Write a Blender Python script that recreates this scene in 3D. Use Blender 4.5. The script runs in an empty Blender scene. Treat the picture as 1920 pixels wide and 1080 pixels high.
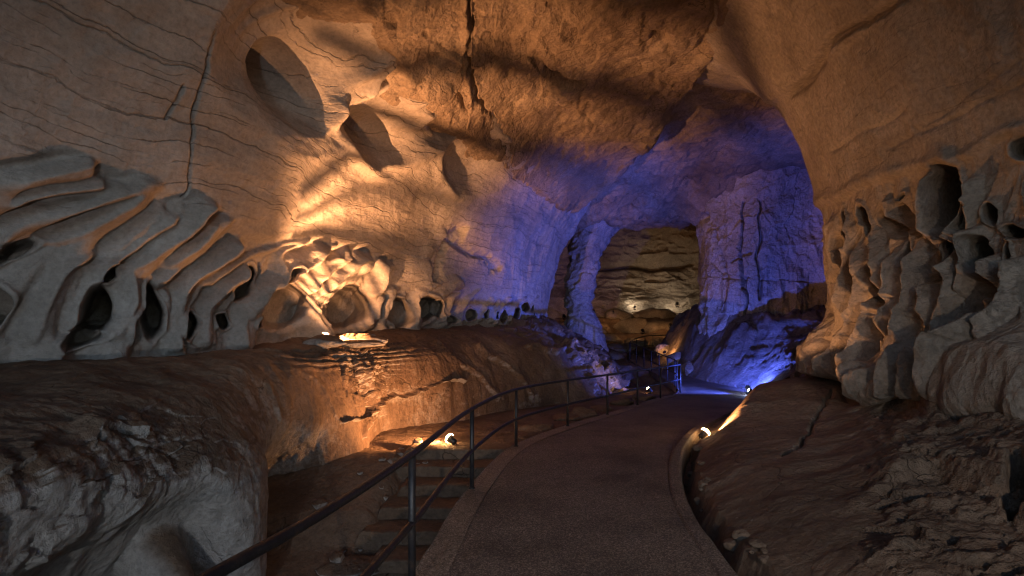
import bpy, bmesh, math, random
import numpy as np
from mathutils import Vector, Matrix

sc = bpy.context.scene
rnd = random.Random(7)
F32 = np.float32

# ------------------------------------------------------------------ camera, world, exposure
EYE = 1.85
cam_d = bpy.data.cameras.new("camera"); cam = bpy.data.objects.new("camera", cam_d)
sc.collection.objects.link(cam); sc.camera = cam
cam.location = (0, 0, EYE); cam.rotation_euler = (math.radians(90), 0, 0)
cam_d.sensor_width = 36; cam_d.lens = 18.75; cam_d.shift_y = 99/1920
cam_d.clip_start = 0.05; cam_d.clip_end = 400

world = bpy.data.worlds.new("World"); sc.world = world; world.use_nodes = True
wn = world.node_tree.nodes; wl = world.node_tree.links
sky = wn.new("ShaderNodeTexSky"); sky.sky_type = 'NISHITA'; sky.sun_disc = False
sky.sun_elevation = math.radians(30); sky.sun_rotation = math.radians(0); sky.ozone_density = 3.0
wl.new(sky.outputs[0], wn["Background"].inputs[0]); wn["Background"].inputs[1].default_value = 0.10

vs = sc.view_settings
vs.view_transform = 'Standard'; vs.look = 'None'; vs.exposure = 1.6; vs.gamma = 1.0; vs.use_curve_mapping = False
cy = sc.cycles
cy.use_denoising = True
try: cy.denoiser = 'OPENIMAGEDENOISE'
except Exception: pass
cy.max_bounces = 5; cy.diffuse_bounces = 4; cy.glossy_bounces = 2; cy.transmission_bounces = 2
cy.caustics_reflective = False; cy.caustics_refractive = False
cy.sample_clamp_indirect = 3.0
cy.pixel_filter_type = 'BLACKMAN_HARRIS'; cy.filter_width = 1.15

# ------------------------------------------------------------------ numeric helpers
_T = np.random.default_rng(11).random((64, 64, 64)).astype(F32)

def vnoise(P, scale, seed=0):
    """smooth value noise in -1..1 on an (n,3) array (scale may be a 3-vector)"""
    p = P*np.asarray(scale, F32) + F32(seed*17.31 + 100.0)
    i = np.floor(p).astype(np.int32); f = (p - i).astype(F32)
    u = f*f*f*(f*(f*6 - 15) + 10)
    i &= 63; j = (i + 1) & 63
    x0, y0, z0 = i[:, 0], i[:, 1], i[:, 2]; x1, y1, z1 = j[:, 0], j[:, 1], j[:, 2]
    ux, uy, uz = u[:, 0], u[:, 1], u[:, 2]
    a = _T[x0, y0, z0]*(1-ux) + _T[x1, y0, z0]*ux
    b = _T[x0, y1, z0]*(1-ux) + _T[x1, y1, z0]*ux
    c = _T[x0, y0, z1]*(1-ux) + _T[x1, y0, z1]*ux
    d = _T[x0, y1, z1]*(1-ux) + _T[x1, y1, z1]*ux
    a = a*(1-uy) + b*uy; c = c*(1-uy) + d*uy
    return (a*(1-uz) + c*uz)*2 - 1

_R = np.array([[0.8, 0.6, 0.0], [-0.48, 0.64, 0.6], [0.36, -0.48, 0.8]], F32)

def fbm(P, scale, octaves=4, seed=0, gain=0.5, ridged=False):
    out = np.zeros(len(P), F32); amp = 1.0; tot = 0; Q = P*np.asarray(scale, F32)
    for k in range(octaves):
        n = vnoise(Q, 1.0, seed + k*3)
        if ridged: n = 1 - 2*np.abs(n)
        out += n*amp; tot += amp; amp *= gain
        Q = (Q @ _R)*2.03
    return out/tot

def facets(P, scale, seed=0):
    """broken-rock facets: every cell of a jittered lattice carries its own tilted plane"""
    Q = P*np.asarray(scale, F32); b = np.floor(Q).astype(np.int32)
    best = np.full(len(P), 1e9, F32); out = np.zeros(len(P), F32)
    for dx in (-1, 0, 1):
        for dy in (-1, 0, 1):
            for dz in (-1, 0, 1):
                c = b + np.array([dx, dy, dz], np.int32)
                i = (c + seed*7) & 63
                r = [_T[(i[:, 0] + 11*k) & 63, (i[:, 1] + 23*k) & 63, (i[:, 2] + 5*k) & 63] for k in range(7)]
                p = Q - (c + np.stack(r[:3], 1))
                dist = (p*p).sum(1); m = dist < best
                v = (p[:, 0]*(r[3] - .5) + p[:, 1]*(r[4] - .5) + p[:, 2]*(r[5] - .5))*1.6 + (r[6] - .5)*0.55
                best = np.where(m, dist, best); out = np.where(m, v, out)
    return out

def sstep(a, b, x):
    t = np.clip((x - a)/(b - a), 0, 1); return t*t*(3 - 2*t)

def catmull(keys, vals, x):
    """Catmull-Rom through (keys, vals); vals (n,) or (n,m)"""
    keys = np.asarray(keys, float); vals = np.asarray(vals, float); x = np.clip(np.asarray(x, float), keys[0], keys[-1])
    flat = vals.ndim == 1
    if flat: vals = vals[:, None]
    m = np.gradient(vals, keys, axis=0)
    i = np.clip(np.searchsorted(keys, x, side='right') - 1, 0, len(keys) - 2)
    h = (keys[i+1] - keys[i])[:, None]; t = ((x - keys[i])[:, None])/h
    r = (2*t**3 - 3*t**2 + 1)*vals[i] + (t**3 - 2*t**2 + t)*h*m[i] + (-2*t**3 + 3*t**2)*vals[i+1] + (t**3 - t**2)*h*m[i+1]
    return r[:, 0] if flat else r

def to_pixel(P):
    """image pixel coordinates of a surface point, projected through the camera at eye height;
    used to find where on a rock face a fin, pocket or crack given in image pixels sits"""
    y = np.where(P[:, 1] > 0.4, P[:, 1], 1e9)
    u = np.where(y < 1e8, 960 + 1000*P[:, 0]/y, -1e5); v = np.where(y < 1e8, 639 - 1000*(P[:, 2] - EYE)/y, -1e5)
    return u, v

def from_pixel(u, v, Y):
    """world point of an image pixel at distance Y"""
    return ((u - 960)/1000*Y, Y, EYE - (v - 639)/1000*Y)

def seg_dist(u, v, pts, rads=None):
    """distance to a polyline and the interpolated radius there"""
    best = np.full(u.shape, 1e9); rr = np.ones(u.shape); tt = np.zeros(u.shape)
    n = len(pts) - 1
    for k in range(n):
        (x0, y0), (x1, y1) = pts[k], pts[k+1]
        dx, dy = x1 - x0, y1 - y0; L = dx*dx + dy*dy + 1e-9
        t = np.clip(((u - x0)*dx + (v - y0)*dy)/L, 0, 1)
        d = np.hypot(u - x0 - t*dx, v - y0 - t*dy)
        m = d < best
        best = np.where(m, d, best); tt = np.where(m, (k + t)/n, tt)
    return best, tt

def smooth_line(pts, n=6):
    k = np.arange(len(pts)); x = np.linspace(0, len(pts) - 1, (len(pts) - 1)*n + 1)
    return [tuple(p) for p in catmull(k, np.array(pts, float), x)]

def ell(u, v, cx, cy_, rx, ry, ang=0.0):
    a = math.radians(ang); c, s = math.cos(a), math.sin(a)
    du, dv = u - cx, v - cy_
    return np.hypot((du*c + dv*s)/rx, (-du*s + dv*c)/ry)

def grid_normals(V, nu, nv):
    G = V.reshape(nu, nv, 3)
    du = np.gradient(G, axis=0); dv = np.gradient(G, axis=1)
    n = np.cross(du, dv); n /= np.linalg.norm(n, axis=2, keepdims=True) + 1e-12
    return n.reshape(-1, 3)

def blur(A, nu, nv, r):
    G = A.reshape(nu, nv).copy()
    for ax in (0, 1):
        c = np.cumsum(np.concatenate([np.repeat(np.take(G, [0], ax), r+1, ax), G, np.repeat(np.take(G, [-1], ax), r, ax)], ax), axis=ax)
        n = G.shape[ax]
        G = (np.take(c, range(2*r+1, 2*r+1+n), ax) - np.take(c, range(0, n), ax))/(2*r+1)
    return G.reshape(-1)

# ------------------------------------------------------------------ object helpers
def raw_mesh(name, V, quads):
    me = bpy.data.meshes.new(name)
    V = np.ascontiguousarray(V, F32); quads = np.ascontiguousarray(quads, np.int32)
    me.vertices.add(len(V)); me.vertices.foreach_set("co", V.ravel())
    nf = len(quads)
    me.loops.add(nf*4); me.loops.foreach_set("vertex_index", quads.ravel())
    me.polygons.add(nf)
    me.polygons.foreach_set("loop_start", np.arange(0, nf*4, 4, dtype=np.int32))
    me.polygons.foreach_set("loop_total", np.full(nf, 4, np.int32))
    me.update(calc_edges=True); me.validate()
    me.polygons.foreach_set("use_smooth", np.ones(nf, bool))
    return me

def grid_quads(nu, nv, flip=False):
    i = np.arange(nu*nv).reshape(nu, nv)
    q = np.stack([i[:-1, :-1], i[1:, :-1], i[1:, 1:], i[:-1, 1:]], -1).reshape(-1, 4)
    return q[:, ::-1] if flip else q

def link(name, me, mat=None, parent=None):
    o = bpy.data.objects.new(name, me); sc.collection.objects.link(o)
    if mat is not None: me.materials.append(mat)
    if parent is not None: o.parent = parent
    return o

def grid_obj(name, V, nu, nv, mat, parent=None, flip=False):
    o = link(name, raw_mesh(name, V, grid_quads(nu, nv, flip)), mat, parent)
    set_bedding(o, np.ones(nu*nv))
    return o

def set_bedding(o, w):
    a = o.data.attributes.get('bedding') or o.data.attributes.new('bedding', 'FLOAT', 'POINT')
    a.data.foreach_set('value', np.ascontiguousarray(w, F32))

def bm_obj(name, bm, mat, parent=None, smooth=True):
    me = bpy.data.meshes.new(name); bm.to_mesh(me); bm.free()
    if smooth:
        for p in me.polygons: p.use_smooth = True
    return link(name, me, mat, parent)

def tag(o, label, cat, group=None):
    o['label'] = label; o['category'] = cat
    if group: o['group'] = group
    return o

def struct(o): o['kind'] = 'structure'; return o

def thing(name, label, cat, loc=(0, 0, 0), rotz=0.0, group=None):
    o = bpy.data.objects.new(name, None); sc.collection.objects.link(o)
    o.location = loc; o.rotation_euler = (0, 0, rotz); o.empty_display_size = 0.1
    return tag(o, label, cat, group)

def tube_bm(pts, r, sides=10, bm=None, caps=True):
    bm = bm or bmesh.new(); pts = [Vector(p) for p in pts]; rings = []
    for i, p in enumerate(pts):
        t = (pts[min(i+1, len(pts)-1)] - pts[max(i-1, 0)]).normalized()
        a = Vector((0, 0, 1)) if abs(t.z) < 0.95 else Vector((0, 1, 0))
        x = t.cross(a).normalized(); y = x.cross(t).normalized()
        rings.append([bm.verts.new(p + (x*math.cos(2*math.pi*k/sides) + y*math.sin(2*math.pi*k/sides))*r) for k in range(sides)])
    for a, b in zip(rings, rings[1:]):
        for k in range(sides): bm.faces.new((a[k], a[(k+1) % sides], b[(k+1) % sides], b[k]))
    if caps: bm.faces.new(rings[0][::-1]); bm.faces.new(rings[-1])
    return bm

def lathe_bm(prof, sides=20, bm=None):
    bm = bm or bmesh.new(); rings = []
    for (r, z) in prof:
        rings.append([bm.verts.new((r*math.cos(2*math.pi*k/sides), r*math.sin(2*math.pi*k/sides), z)) for k in range(sides)])
    for a, b in zip(rings, rings[1:]):
        for k in range(sides): bm.faces.new((a[k], a[(k+1) % sides], b[(k+1) % sides], b[k]))
    bm.faces.new(rings[0][::-1]); bm.faces.new(rings[-1])
    return bm

# ------------------------------------------------------------------ materials
class NT:
    def __init__(s, name):
        s.m = bpy.data.materials.new(name); s.m.use_nodes = True
        s.n = s.m.node_tree.nodes; s.l = s.m.node_tree.links; s.b = s.n["Principled BSDF"]
    def new(s, t, **kw):
        n = s.n.new(t)
        for k, v in kw.items(): setattr(n, k, v)
        return n
    def put(s, sock, v):
        if hasattr(v, 'links') or isinstance(v, bpy.types.NodeSocket): s.l.new(v, sock)
        else: sock.default_value = v
    def math(s, op, a, b=0.0, clamp=False):
        n = s.new("ShaderNodeMath", operation=op); n.use_clamp = clamp
        s.put(n.inputs[0], a); s.put(n.inputs[1], b); return n.outputs[0]
    def noise(s, vec, scale, detail=4, rough=0.55, dist=0.0):
        n = s.new("ShaderNodeTexNoise"); s.put(n.inputs["Vector"], vec)
        n.inputs["Scale"].default_value = scale; n.inputs["Detail"].default_value = detail
        n.inputs["Roughness"].default_value = rough; n.inputs["Distortion"].default_value = dist
        return n.outputs["Fac"]
    def mapping(s, vec, scale=(1, 1, 1), rot=(0, 0, 0), loc=(0, 0, 0)):
        n = s.new("ShaderNodeMapping"); s.put(n.inputs["Vector"], vec)
        n.inputs["Scale"].default_value = scale; n.inputs["Rotation"].default_value = rot; n.inputs["Location"].default_value = loc
        return n.outputs[0]
    def ramp(s, fac, stops):
        n = s.new("ShaderNodeValToRGB"); s.put(n.inputs[0], fac)
        e = n.color_ramp.elements
        while len(e) < len(stops): e.new(0.5)
        for k, (p, c) in enumerate(stops):
            e[k].position = p; e[k].color = (c, c, c, 1) if isinstance(c, (int, float)) else (*c, 1)
        return n.outputs[0]
    def mix(s, fac, a, b, mode='MIX'):
        n = s.new("ShaderNodeMix", data_type='RGBA', blend_type=mode)
        s.put(n.inputs[0], fac)
        for sock, v in ((n.inputs[6], a), (n.inputs[7], b)):
            s.put(sock, (*v, 1) if isinstance(v, tuple) and len(v) == 3 else v)
        return n.outputs[2]

def rock_mat(name, dark, mid, pale, crackle=1.0, strata=1.0, strata_scale=2.6, rough=0.85, bump=1.0, grain=1.0, speck=0.0, crust=0.0, tilt=0.0, spec=0.25, bare=None, mottle=0.75, beds=0.0):
    t = NT(name); tc = t.new("ShaderNodeTexCoord").outputs["Object"]
    big = t.noise(tc, 0.33, 5, 0.55, 0.4)
    med = t.noise(tc, 1.9, 8, 0.62)
    fine = t.noise(tc, 14.0, 8, 0.68)
    grn = t.noise(tc, 75.0, 4, 0.7)
    col = t.ramp(big, [(0.30, dark), (0.5, mid), (0.70, pale)])
    col = t.mix(t.ramp(med, [(0.35, 0.0), (0.66, 0.55)]), col, dark, 'MIX')
    col = t.mix(mottle, col, t.ramp(fine, [(0.28, 0.45), (0.5, 0.95), (0.72, 1.38)]), 'MULTIPLY')
    h = t.math('MULTIPLY', med, 0.085*bump)
    h = t.math('ADD', h, t.math('MULTIPLY', fine, 0.034*bump))
    h = t.math('ADD', h, t.math('MULTIPLY', grn, 0.0045*bump*grain))
    if strata > 0:
        sv = t.mapping(tc, (0.16, 0.16, 1.0), (tilt, 0, 0))
        warp = t.math('ADD', t.math('MULTIPLY', t.noise(tc, 0.35, 3, 0.5), 1.1), t.math('MULTIPLY', t.noise(t.mapping(tc, (1, 1, 2.5)), 1.7, 5, 0.6), 0.22))
        sep = t.new("ShaderNodeSeparateXYZ"); t.put(sep.inputs[0], tc)
        zz = t.math('ADD', sep.outputs[2], warp)
        bands = t.noise(sv, strata_scale, 5, 0.7)
        line = None
        bed = t.new('ShaderNodeAttribute'); bed.attribute_name = 'bedding'
        for fq, wd, gs, g0 in ((1.35, .018, 0.45, .46), (3.7, .032, 0.8, .50), (8.3, .045, 0.6, .54)):
            fr_ = t.math('FRACT', t.math('MULTIPLY', zz, fq))
            ln = t.ramp(t.math('ABSOLUTE', t.math('SUBTRACT', fr_, 0.5)), [(0.0, 1.0), (wd*.45, 0.6), (wd, 0.0)])
            gate = t.ramp(t.noise(t.mapping(tc, (.5, .5, 1.6), loc=(fq, 0, 0)), gs*1.6, 5, 0.65), [(g0 - beds, 0.0), (g0 + .12 - beds, 1.0)])
            ln = t.math('MULTIPLY', ln, gate)
            line = ln if line is None else t.math('MAXIMUM', line, ln)
        line = t.math('MULTIPLY', line, bed.outputs['Fac'])
        col = t.mix(t.math('MULTIPLY', line, 0.42*strata), col, tuple(c*0.22 for c in dark))
        tone = t.ramp(bands, [(0.3, 0.80), (0.7, 1.15)])
        col = t.mix(0.6*min(strata, 1), col, tone, 'MULTIPLY')
        h = t.math('SUBTRACT', h, t.math('MULTIPLY', line, 0.018*strata))
        h = t.math('ADD', h, t.math('MULTIPLY', bands, 0.03*strata))
    # irregular dark cracks
    cv = t.new("ShaderNodeTexVoronoi", feature='DISTANCE_TO_EDGE'); cv.inputs["Scale"].default_value = 0.9
    wv = t.new("ShaderNodeVectorMath", operation='ADD')
    nc = t.new("ShaderNodeTexNoise"); nc.inputs["Scale"].default_value = 1.4; nc.inputs["Detail"].default_value = 5
    t.put(nc.inputs["Vector"], tc)
    sc3 = t.new("ShaderNodeVectorMath", operation='SCALE'); t.put(sc3.inputs[0], nc.outputs["Color"]); sc3.inputs[3].default_value = 1.1
    t.put(wv.inputs[0], tc); t.put(wv.inputs[1], sc3.outputs[0]); t.put(cv.inputs["Vector"], wv.outputs[0])
    crack = t.ramp(cv.outputs["Distance"], [(0.0, 1.0), (0.012, 0.0)])
    crack = t.math('MULTIPLY', crack, t.ramp(t.noise(tc, 0.55, 3), [(0.5, 0.0), (0.62, 1.0)]))
    col = t.mix(t.math('MULTIPLY', crack, 0.7*crackle), col, tuple(c*0.2 for c in dark))
    h = t.math('SUBTRACT', h, t.math('MULTIPLY', crack, 0.02*crackle))
    if crust > 0:
        cr = t.ramp(t.noise(tc, 5.0, 10, 0.75, 0.6), [(0.52, 0.0), (0.64, 1.0)])
        gate2 = t.ramp(t.noise(tc, 0.7, 3), [(0.45, 0.0), (0.6, 1.0)])
        cr = t.math('MULTIPLY', cr, gate2)
        col = t.mix(t.math('MULTIPLY', cr, crust), col, tuple(min(1, c*1.25) for c in pale))
        h = t.math('ADD', h, t.math('MULTIPLY', cr, 0.02))
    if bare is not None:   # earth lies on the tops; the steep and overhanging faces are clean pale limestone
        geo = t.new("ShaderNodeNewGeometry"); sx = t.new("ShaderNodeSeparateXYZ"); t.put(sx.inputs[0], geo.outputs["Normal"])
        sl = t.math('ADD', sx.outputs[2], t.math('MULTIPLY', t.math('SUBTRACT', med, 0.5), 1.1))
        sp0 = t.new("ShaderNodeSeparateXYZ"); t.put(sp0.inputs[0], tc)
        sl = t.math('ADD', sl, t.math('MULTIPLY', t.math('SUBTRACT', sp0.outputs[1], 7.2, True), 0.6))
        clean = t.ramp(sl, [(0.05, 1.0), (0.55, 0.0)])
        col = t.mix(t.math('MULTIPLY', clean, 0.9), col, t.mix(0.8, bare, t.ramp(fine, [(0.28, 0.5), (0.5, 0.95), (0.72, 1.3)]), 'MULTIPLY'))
    if speck > 0:
        v = t.new("ShaderNodeTexVoronoi"); v.inputs["Scale"].default_value = 4.5; t.put(v.inputs["Vector"], tc)
        sp = t.ramp(t.math('ADD', v.outputs["Distance"], t.math('MULTIPLY', fine, 0.09)), [(0.09, 1.0), (0.13, 0.0)])
        sp = t.math('MULTIPLY', sp, t.ramp(t.noise(tc, 0.9, 2), [(0.55, 0.0), (0.65, 1.0)]))
        col = t.mix(t.math('MULTIPLY', sp, speck), col, (0.62, 0.6, 0.56))
    bp = t.new("ShaderNodeBump"); bp.inputs["Distance"].default_value = 1.0; bp.inputs["Strength"].default_value = 1.0
    t.put(bp.inputs["Height"], h); t.put(t.b.inputs["Normal"], bp.outputs[0])
    t.put(t.b.inputs["Base Color"], col)
    t.put(t.b.inputs["Roughness"], t.ramp(fine, [(0.3, rough - 0.12), (0.7, min(1, rough + 0.08))]))
    t.b.inputs["Specular IOR Level"].default_value = spec
    return t.m

M_wall = rock_mat("wall_limestone", (0.24, 0.20, 0.17), (0.37, 0.32, 0.28), (0.47, 0.415, 0.37), crackle=.2, strata=1.0, strata_scale=3.0, bump=0.55, mottle=.5, beds=.05)
M_ceil = rock_mat("ceiling_limestone", (0.13, 0.09, 0.065), (0.30, 0.225, 0.165), (0.40, 0.315, 0.24), strata=0.35, bump=2.0)
M_right = rock_mat("buttress_limestone", (0.20, 0.165, 0.135), (0.32, 0.27, 0.225), (0.41, 0.36, 0.31), crackle=.25, strata=0.6, strata_scale=1.8, bump=1.4, mottle=.75, grain=2.4, crust=0.25)
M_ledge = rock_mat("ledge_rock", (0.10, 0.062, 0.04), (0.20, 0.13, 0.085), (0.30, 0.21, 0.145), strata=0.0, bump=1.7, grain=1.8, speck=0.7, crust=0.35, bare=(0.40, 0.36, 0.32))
M_terr = rock_mat("terrace_rock", (0.12, 0.082, 0.058), (0.24, 0.17, 0.12), (0.34, 0.27, 0.205), strata=0.0, bump=1.7, grain=2.0, speck=0.8, crust=0.4, rough=0.75)
M_floor = rock_mat("floor_earth", (0.09, 0.058, 0.038), (0.18, 0.12, 0.08), (0.25, 0.175, 0.12), strata=0.0, bump=1.2, grain=1.5)
M_far = rock_mat("far_limestone", (0.13, 0.10, 0.075), (0.26, 0.21, 0.16), (0.36, 0.30, 0.23), strata=0.5, strata_scale=1.1, bump=2.0)
M_blue = rock_mat("column_limestone", (0.26, 0.22, 0.2), (0.42, 0.37, 0.33), (0.55, 0.48, 0.43), strata=0.5, strata_scale=1.2, bump=2.2)

M_slope = rock_mat("slope_rock", (0.09, 0.07, 0.06), (0.20, 0.165, 0.145), (0.36, 0.31, 0.28), strata=0.0, bump=2.4, crust=0.3)

def aggregate_mat(name, base, sparkle, pale_edge=False):
    t = NT(name); tc = t.new("ShaderNodeTexCoord").outputs["Object"]
    v = t.new("ShaderNodeTexVoronoi"); v.inputs["Scale"].default_value = 85.0; t.put(v.inputs["Vector"], tc)
    stone = t.ramp(v.outputs["Color"], [(0.15, tuple(c*0.45 for c in base)), (0.6, base), (0.95, sparkle)])
    stain = t.ramp(t.noise(tc, 0.9, 6, 0.6), [(0.3, 0.45), (0.5, 0.95), (0.75, 1.25)])
    col = t.mix(0.9, stone, stain, 'MULTIPLY')
    col = t.mix(0.6, col, t.ramp(t.noise(tc, 22.0, 5, 0.7), [(0.3, 0.7), (0.7, 1.25)]), 'MULTIPLY')
    h = t.math('ADD', t.math('MULTIPLY', v.outputs["Distance"], -0.006), t.math('MULTIPLY', t.noise(tc, 3.0, 5), 0.02))
    h = t.math('ADD', h, t.math('MULTIPLY', t.noise(tc, 40.0, 3), 0.006))
    bp = t.new("ShaderNodeBump"); bp.inputs["Distance"].default_value = 1.0; t.put(bp.inputs["Height"], h)
    t.put(t.b.inputs["Normal"], bp.outputs[0]); t.put(t.b.inputs["Base Color"], col)
    t.b.inputs["Roughness"].default_value = 0.7; t.b.inputs["Specular IOR Level"].default_value = 0.35
    return t.m

M_path = aggregate_mat("path_aggregate", (0.15, 0.116, 0.092), (0.32, 0.26, 0.21))
M_kerb = aggregate_mat("kerb_concrete", (0.22, 0.165, 0.125), (0.36, 0.29, 0.23))

def metal_mat():
    t = NT("painted_steel"); tc = t.new("ShaderNodeTexCoord").outputs["Object"]
    n = t.noise(tc, 9.0, 8, 0.7); w = t.noise(tc, 60.0, 4, 0.7)
    col = t.ramp(n, [(0.35, (0.010, 0.009, 0.011)), (0.58, (0.02, 0.018, 0.019)), (0.72, (0.06, 0.036, 0.025))])
    t.put(t.b.inputs["Base Color"], col)
    t.put(t.b.inputs["Roughness"], t.ramp(w, [(0.3, 0.36), (0.7, 0.6)]))
    t.b.inputs["Metallic"].default_value = 0.0; t.b.inputs["Specular IOR Level"].default_value = 0.45
    bp = t.new("ShaderNodeBump"); bp.inputs["Distance"].default_value = 1.0
    t.put(bp.inputs["Height"], t.math('MULTIPLY', n, 0.004)); t.put(t.b.inputs["Normal"], bp.outputs[0])
    return t.m
M_metal = metal_mat()

def glow_mat(name, col, strength):
    t = NT(name); t.b.inputs["Base Color"].default_value = (0.8, 0.8, 0.8, 1)
    t.b.inputs["Emission Color"].default_value = (*col, 1); t.b.inputs["Emission Strength"].default_value = strength
    return t.m

WARM = (1.0, 0.44, 0.17); AMBER = (1.0, 0.42, 0.12); BLUE = (0.07, 0.125, 1.0); COOL = (0.35, 0.5, 1.0); WHITE = (1.0, 0.78, 0.55)
M_gl_warm = glow_mat("warm_lens", (1.0, 0.55, 0.22), 60); M_gl_blue = glow_mat("blue_lens", (0.45, 0.6, 1.0), 60)
M_gl_white = glow_mat("white_lens", (1.0, 0.9, 0.7), 60)

# ------------------------------------------------------------------ left wall
def wall_stations():
    # foot x, y, z, lean a, top H
    return np.array([
        (-8.0, -6.0, 1.2, 7.0, 9.0), (-7.5, -1.0, 1.3, 7.0, 9.0), (-7.1, 3.0, 1.4, 7.0, 9.2), (-6.24, 6.5, 1.46, 7.2, 9.2),
        (-5.04, 9.0, 1.65, 7.5, 9.2), (-4.3, 12.0, 1.9, 7.5, 9.2), (-2.56, 16.0, 2.15, 6.5, 9.2), (-0.2, 20.0, 2.45, 5.0, 9.0),
        (1.2, 23.5, 2.7, 4.0, 8.9), (1.75, 26.0, 2.75, 3.4, 8.8), (1.45, 27.3, 2.75, 3.2, 8.8), (0.2, 28.4, 2.7, 3.2, 8.8),
        (-3.0, 29.2, 2.6, 3.2, 8.8), (-15.0, 30.0, 2.6, 3.2, 8.8)])

CRESTS = [  # image pixels of the thin flowstone crests at the wall's foot: (points, height m, half width)
    ([(-60, 385), (0, 361), (80, 330), (175, 304)], .34, 15), ([(-60, 425), (0, 397), (60, 365), (119, 342), (191, 330)], .30, 13),
    ([(-60, 450), (0, 423), (48, 397), (99, 373), (179, 356), (239, 352)], .32, 13), ([(-60, 485), (0, 455), (84, 409), (119, 395)], .25, 11),
    ([(-40, 510), (0, 491), (40, 465), (99, 441), (151, 405), (207, 373), (263, 352)], .38, 13),
    ([(119, 457), (167, 445), (223, 409), (275, 365)], .26, 11),
    ([(100, 640), (111, 592), (131, 545), (155, 505), (191, 485), (247, 469), (279, 437), (322, 395)], .36, 12),
    ([(130, 690), (139, 668), (175, 608), (215, 549), (223, 505), (255, 485), (302, 453), (342, 409), (358, 389)], .42, 12),
    ([(160, 630), (167, 584), (171, 549), (191, 513), (223, 489)], .26, 9),
    ([(398, 393), (358, 445), (302, 485), (271, 501)], .34, 12), ([(271, 501), (278, 530), (275, 565), (247, 620), (223, 650)], .30, 11),
    ([(414, 429), (374, 477), (334, 509), (306, 541), (302, 572), (275, 600), (279, 640)], .34, 11),
    ([(442, 421), (418, 469), (374, 509), (338, 525)], .30, 10), ([(478, 453), (446, 485), (410, 517), (390, 541), (374, 565), (366, 600), (370, 650)], .34, 9),
    ([(478, 501), (430, 537), (414, 565), (386, 600), (382, 628), (422, 655)], .28, 7), ([(500, 512), (480, 529), (446, 561), (430, 588), (432, 640)], .26, 7),
    ([(490, 552), (478, 572), (458, 608), (458, 645)], .24, 6),
    ([(590, 451), (564, 459), (536, 474), (505, 485), (476, 500), (440, 534)], .34, 9), ([(585, 454), (557, 485), (544, 519), (518, 552), (497, 596), (492, 640)], .42, 9),
    ([(632, 461), (606, 493), (575, 511), (544, 529), (518, 565), (507, 590)], .40, 11), ([(647, 480), (621, 495), (596, 516), (570, 531)], .36, 9),
    ([(663, 487), (642, 508), (619, 524), (606, 539)], .40, 9), ([(694, 487), (663, 503), (642, 529), (616, 550), (606, 570), (621, 588), (632, 630)], .48, 9),
    ([(699, 495), (689, 521), (660, 542), (647, 565), (642, 596), (663, 635)], .44, 9), ([(725, 490), (733, 518), (725, 544), (710, 565), (710, 600)], .44, 8),
    ([(751, 542), (730, 565), (720, 590)], .30, 7), ([(777, 555), (746, 581), (743, 596), (777, 625)], .30, 7),
    ([(860, 526), (824, 537), (798, 557), (787, 581), (787, 622)], .44, 9), ([(876, 552), (855, 586), (847, 606)], .36, 8),
    ([(905, 548), (886, 578), (881, 604)], .36, 7), ([(934, 565), (920, 585), (915, 600)], .34, 6), ([(948, 562), (939, 585), (936, 602)], .34, 5),
    ([(963, 560), (951, 587), (948, 606)], .36, 5), ([(989, 560), (973, 580), (970, 600)], .36, 5), ([(1011, 560), (1004, 597)], .36, 6), ([(1022, 570), (1018, 600)], .3, 5)]

TONGUES = [  # broad rounded flowstone legs
    ([(385, 405), (335, 465), (288, 515), (278, 570), (262, 620), (246, 670)], .36, 30), ([(275, 365), (205, 435), (152, 520), (125, 600), (135, 670)], .34, 38),
    ([(170, 450), (100, 520), (40, 590), (0, 620)], .22, 34), ([(428, 425), (375, 485), (342, 530)], .26, 17), ([(472, 468), (420, 512), (388, 558), (372, 650)], .26, 14),
    ([(612, 478), (560, 518), (520, 580), (505, 640)], .34, 22), ([(692, 492), (640, 538), (615, 590), (640, 640)], .40, 20), ([(729, 500), (725, 560), (714, 612)], .36, 13),
    ([(865, 538), (805, 568), (787, 622)], .36, 13), ([(-40, 400), (0, 380), (90, 338), (182, 316)], .30, 17), ([(-40, 435), (0, 415), (110, 364), (205, 345)], .26, 13),
    ([(-40, 500), (0, 472), (110, 415), (245, 362)], .32, 17), ([(330, 415), (260, 475), (200, 530), (165, 600)], .25, 20), ([(660, 480), (610, 530), (590, 560)], .34, 16),
    ([(760, 545), (735, 590), (745, 625)], .25, 11), ([(500, 520), (445, 570), (440, 640)], .22, 14), ([(355, 560), (352, 620), (385, 660)], .2, 14)]

HOLLOWS = [  # openings between the crests: cu, cv, ru, rv, depth m, turn
    (15, 580, 52, 52, 1.3, 10), (60, 482, 55, 16, .55, -25), (212, 588, 33, 50, 1.3, 22), (185, 640, 42, 15, .8, -15), (240, 516, 17, 20, .5, 20),
    (324, 588, 19, 52, 1.1, -8), (402, 612, 19, 24, 1.1, 20), (470, 604, 13, 15, .9, 0), (501, 537, 13, 32, .6, 12), (565, 574, 38, 44, .6, -25),
    (531, 606, 12, 10, .6, 0), (677, 574, 34, 42, 1.2, 10), (560, 520, 22, 9, .35, -45), (768, 588, 15, 26, .55, -10), (815, 580, 20, 27, .9, 0), (838, 578, 9, 18, .6, 0),
    (862, 597, 14, 8, .5, 0), (900, 592, 9, 9, .8, 0), (926, 590, 6, 8, .8, 0), (943, 588, 4, 9, .8, 0), (960, 592, 6, 9, .8, 0), (982, 588, 8, 10, .9, 0),
    (998, 578, 6, 9, .8, 0), (1012, 590, 4, 9, .7, 0), (690, 560, 6, 20, .4, 20), (640, 585, 5, 18, .4, -15)]

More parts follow.
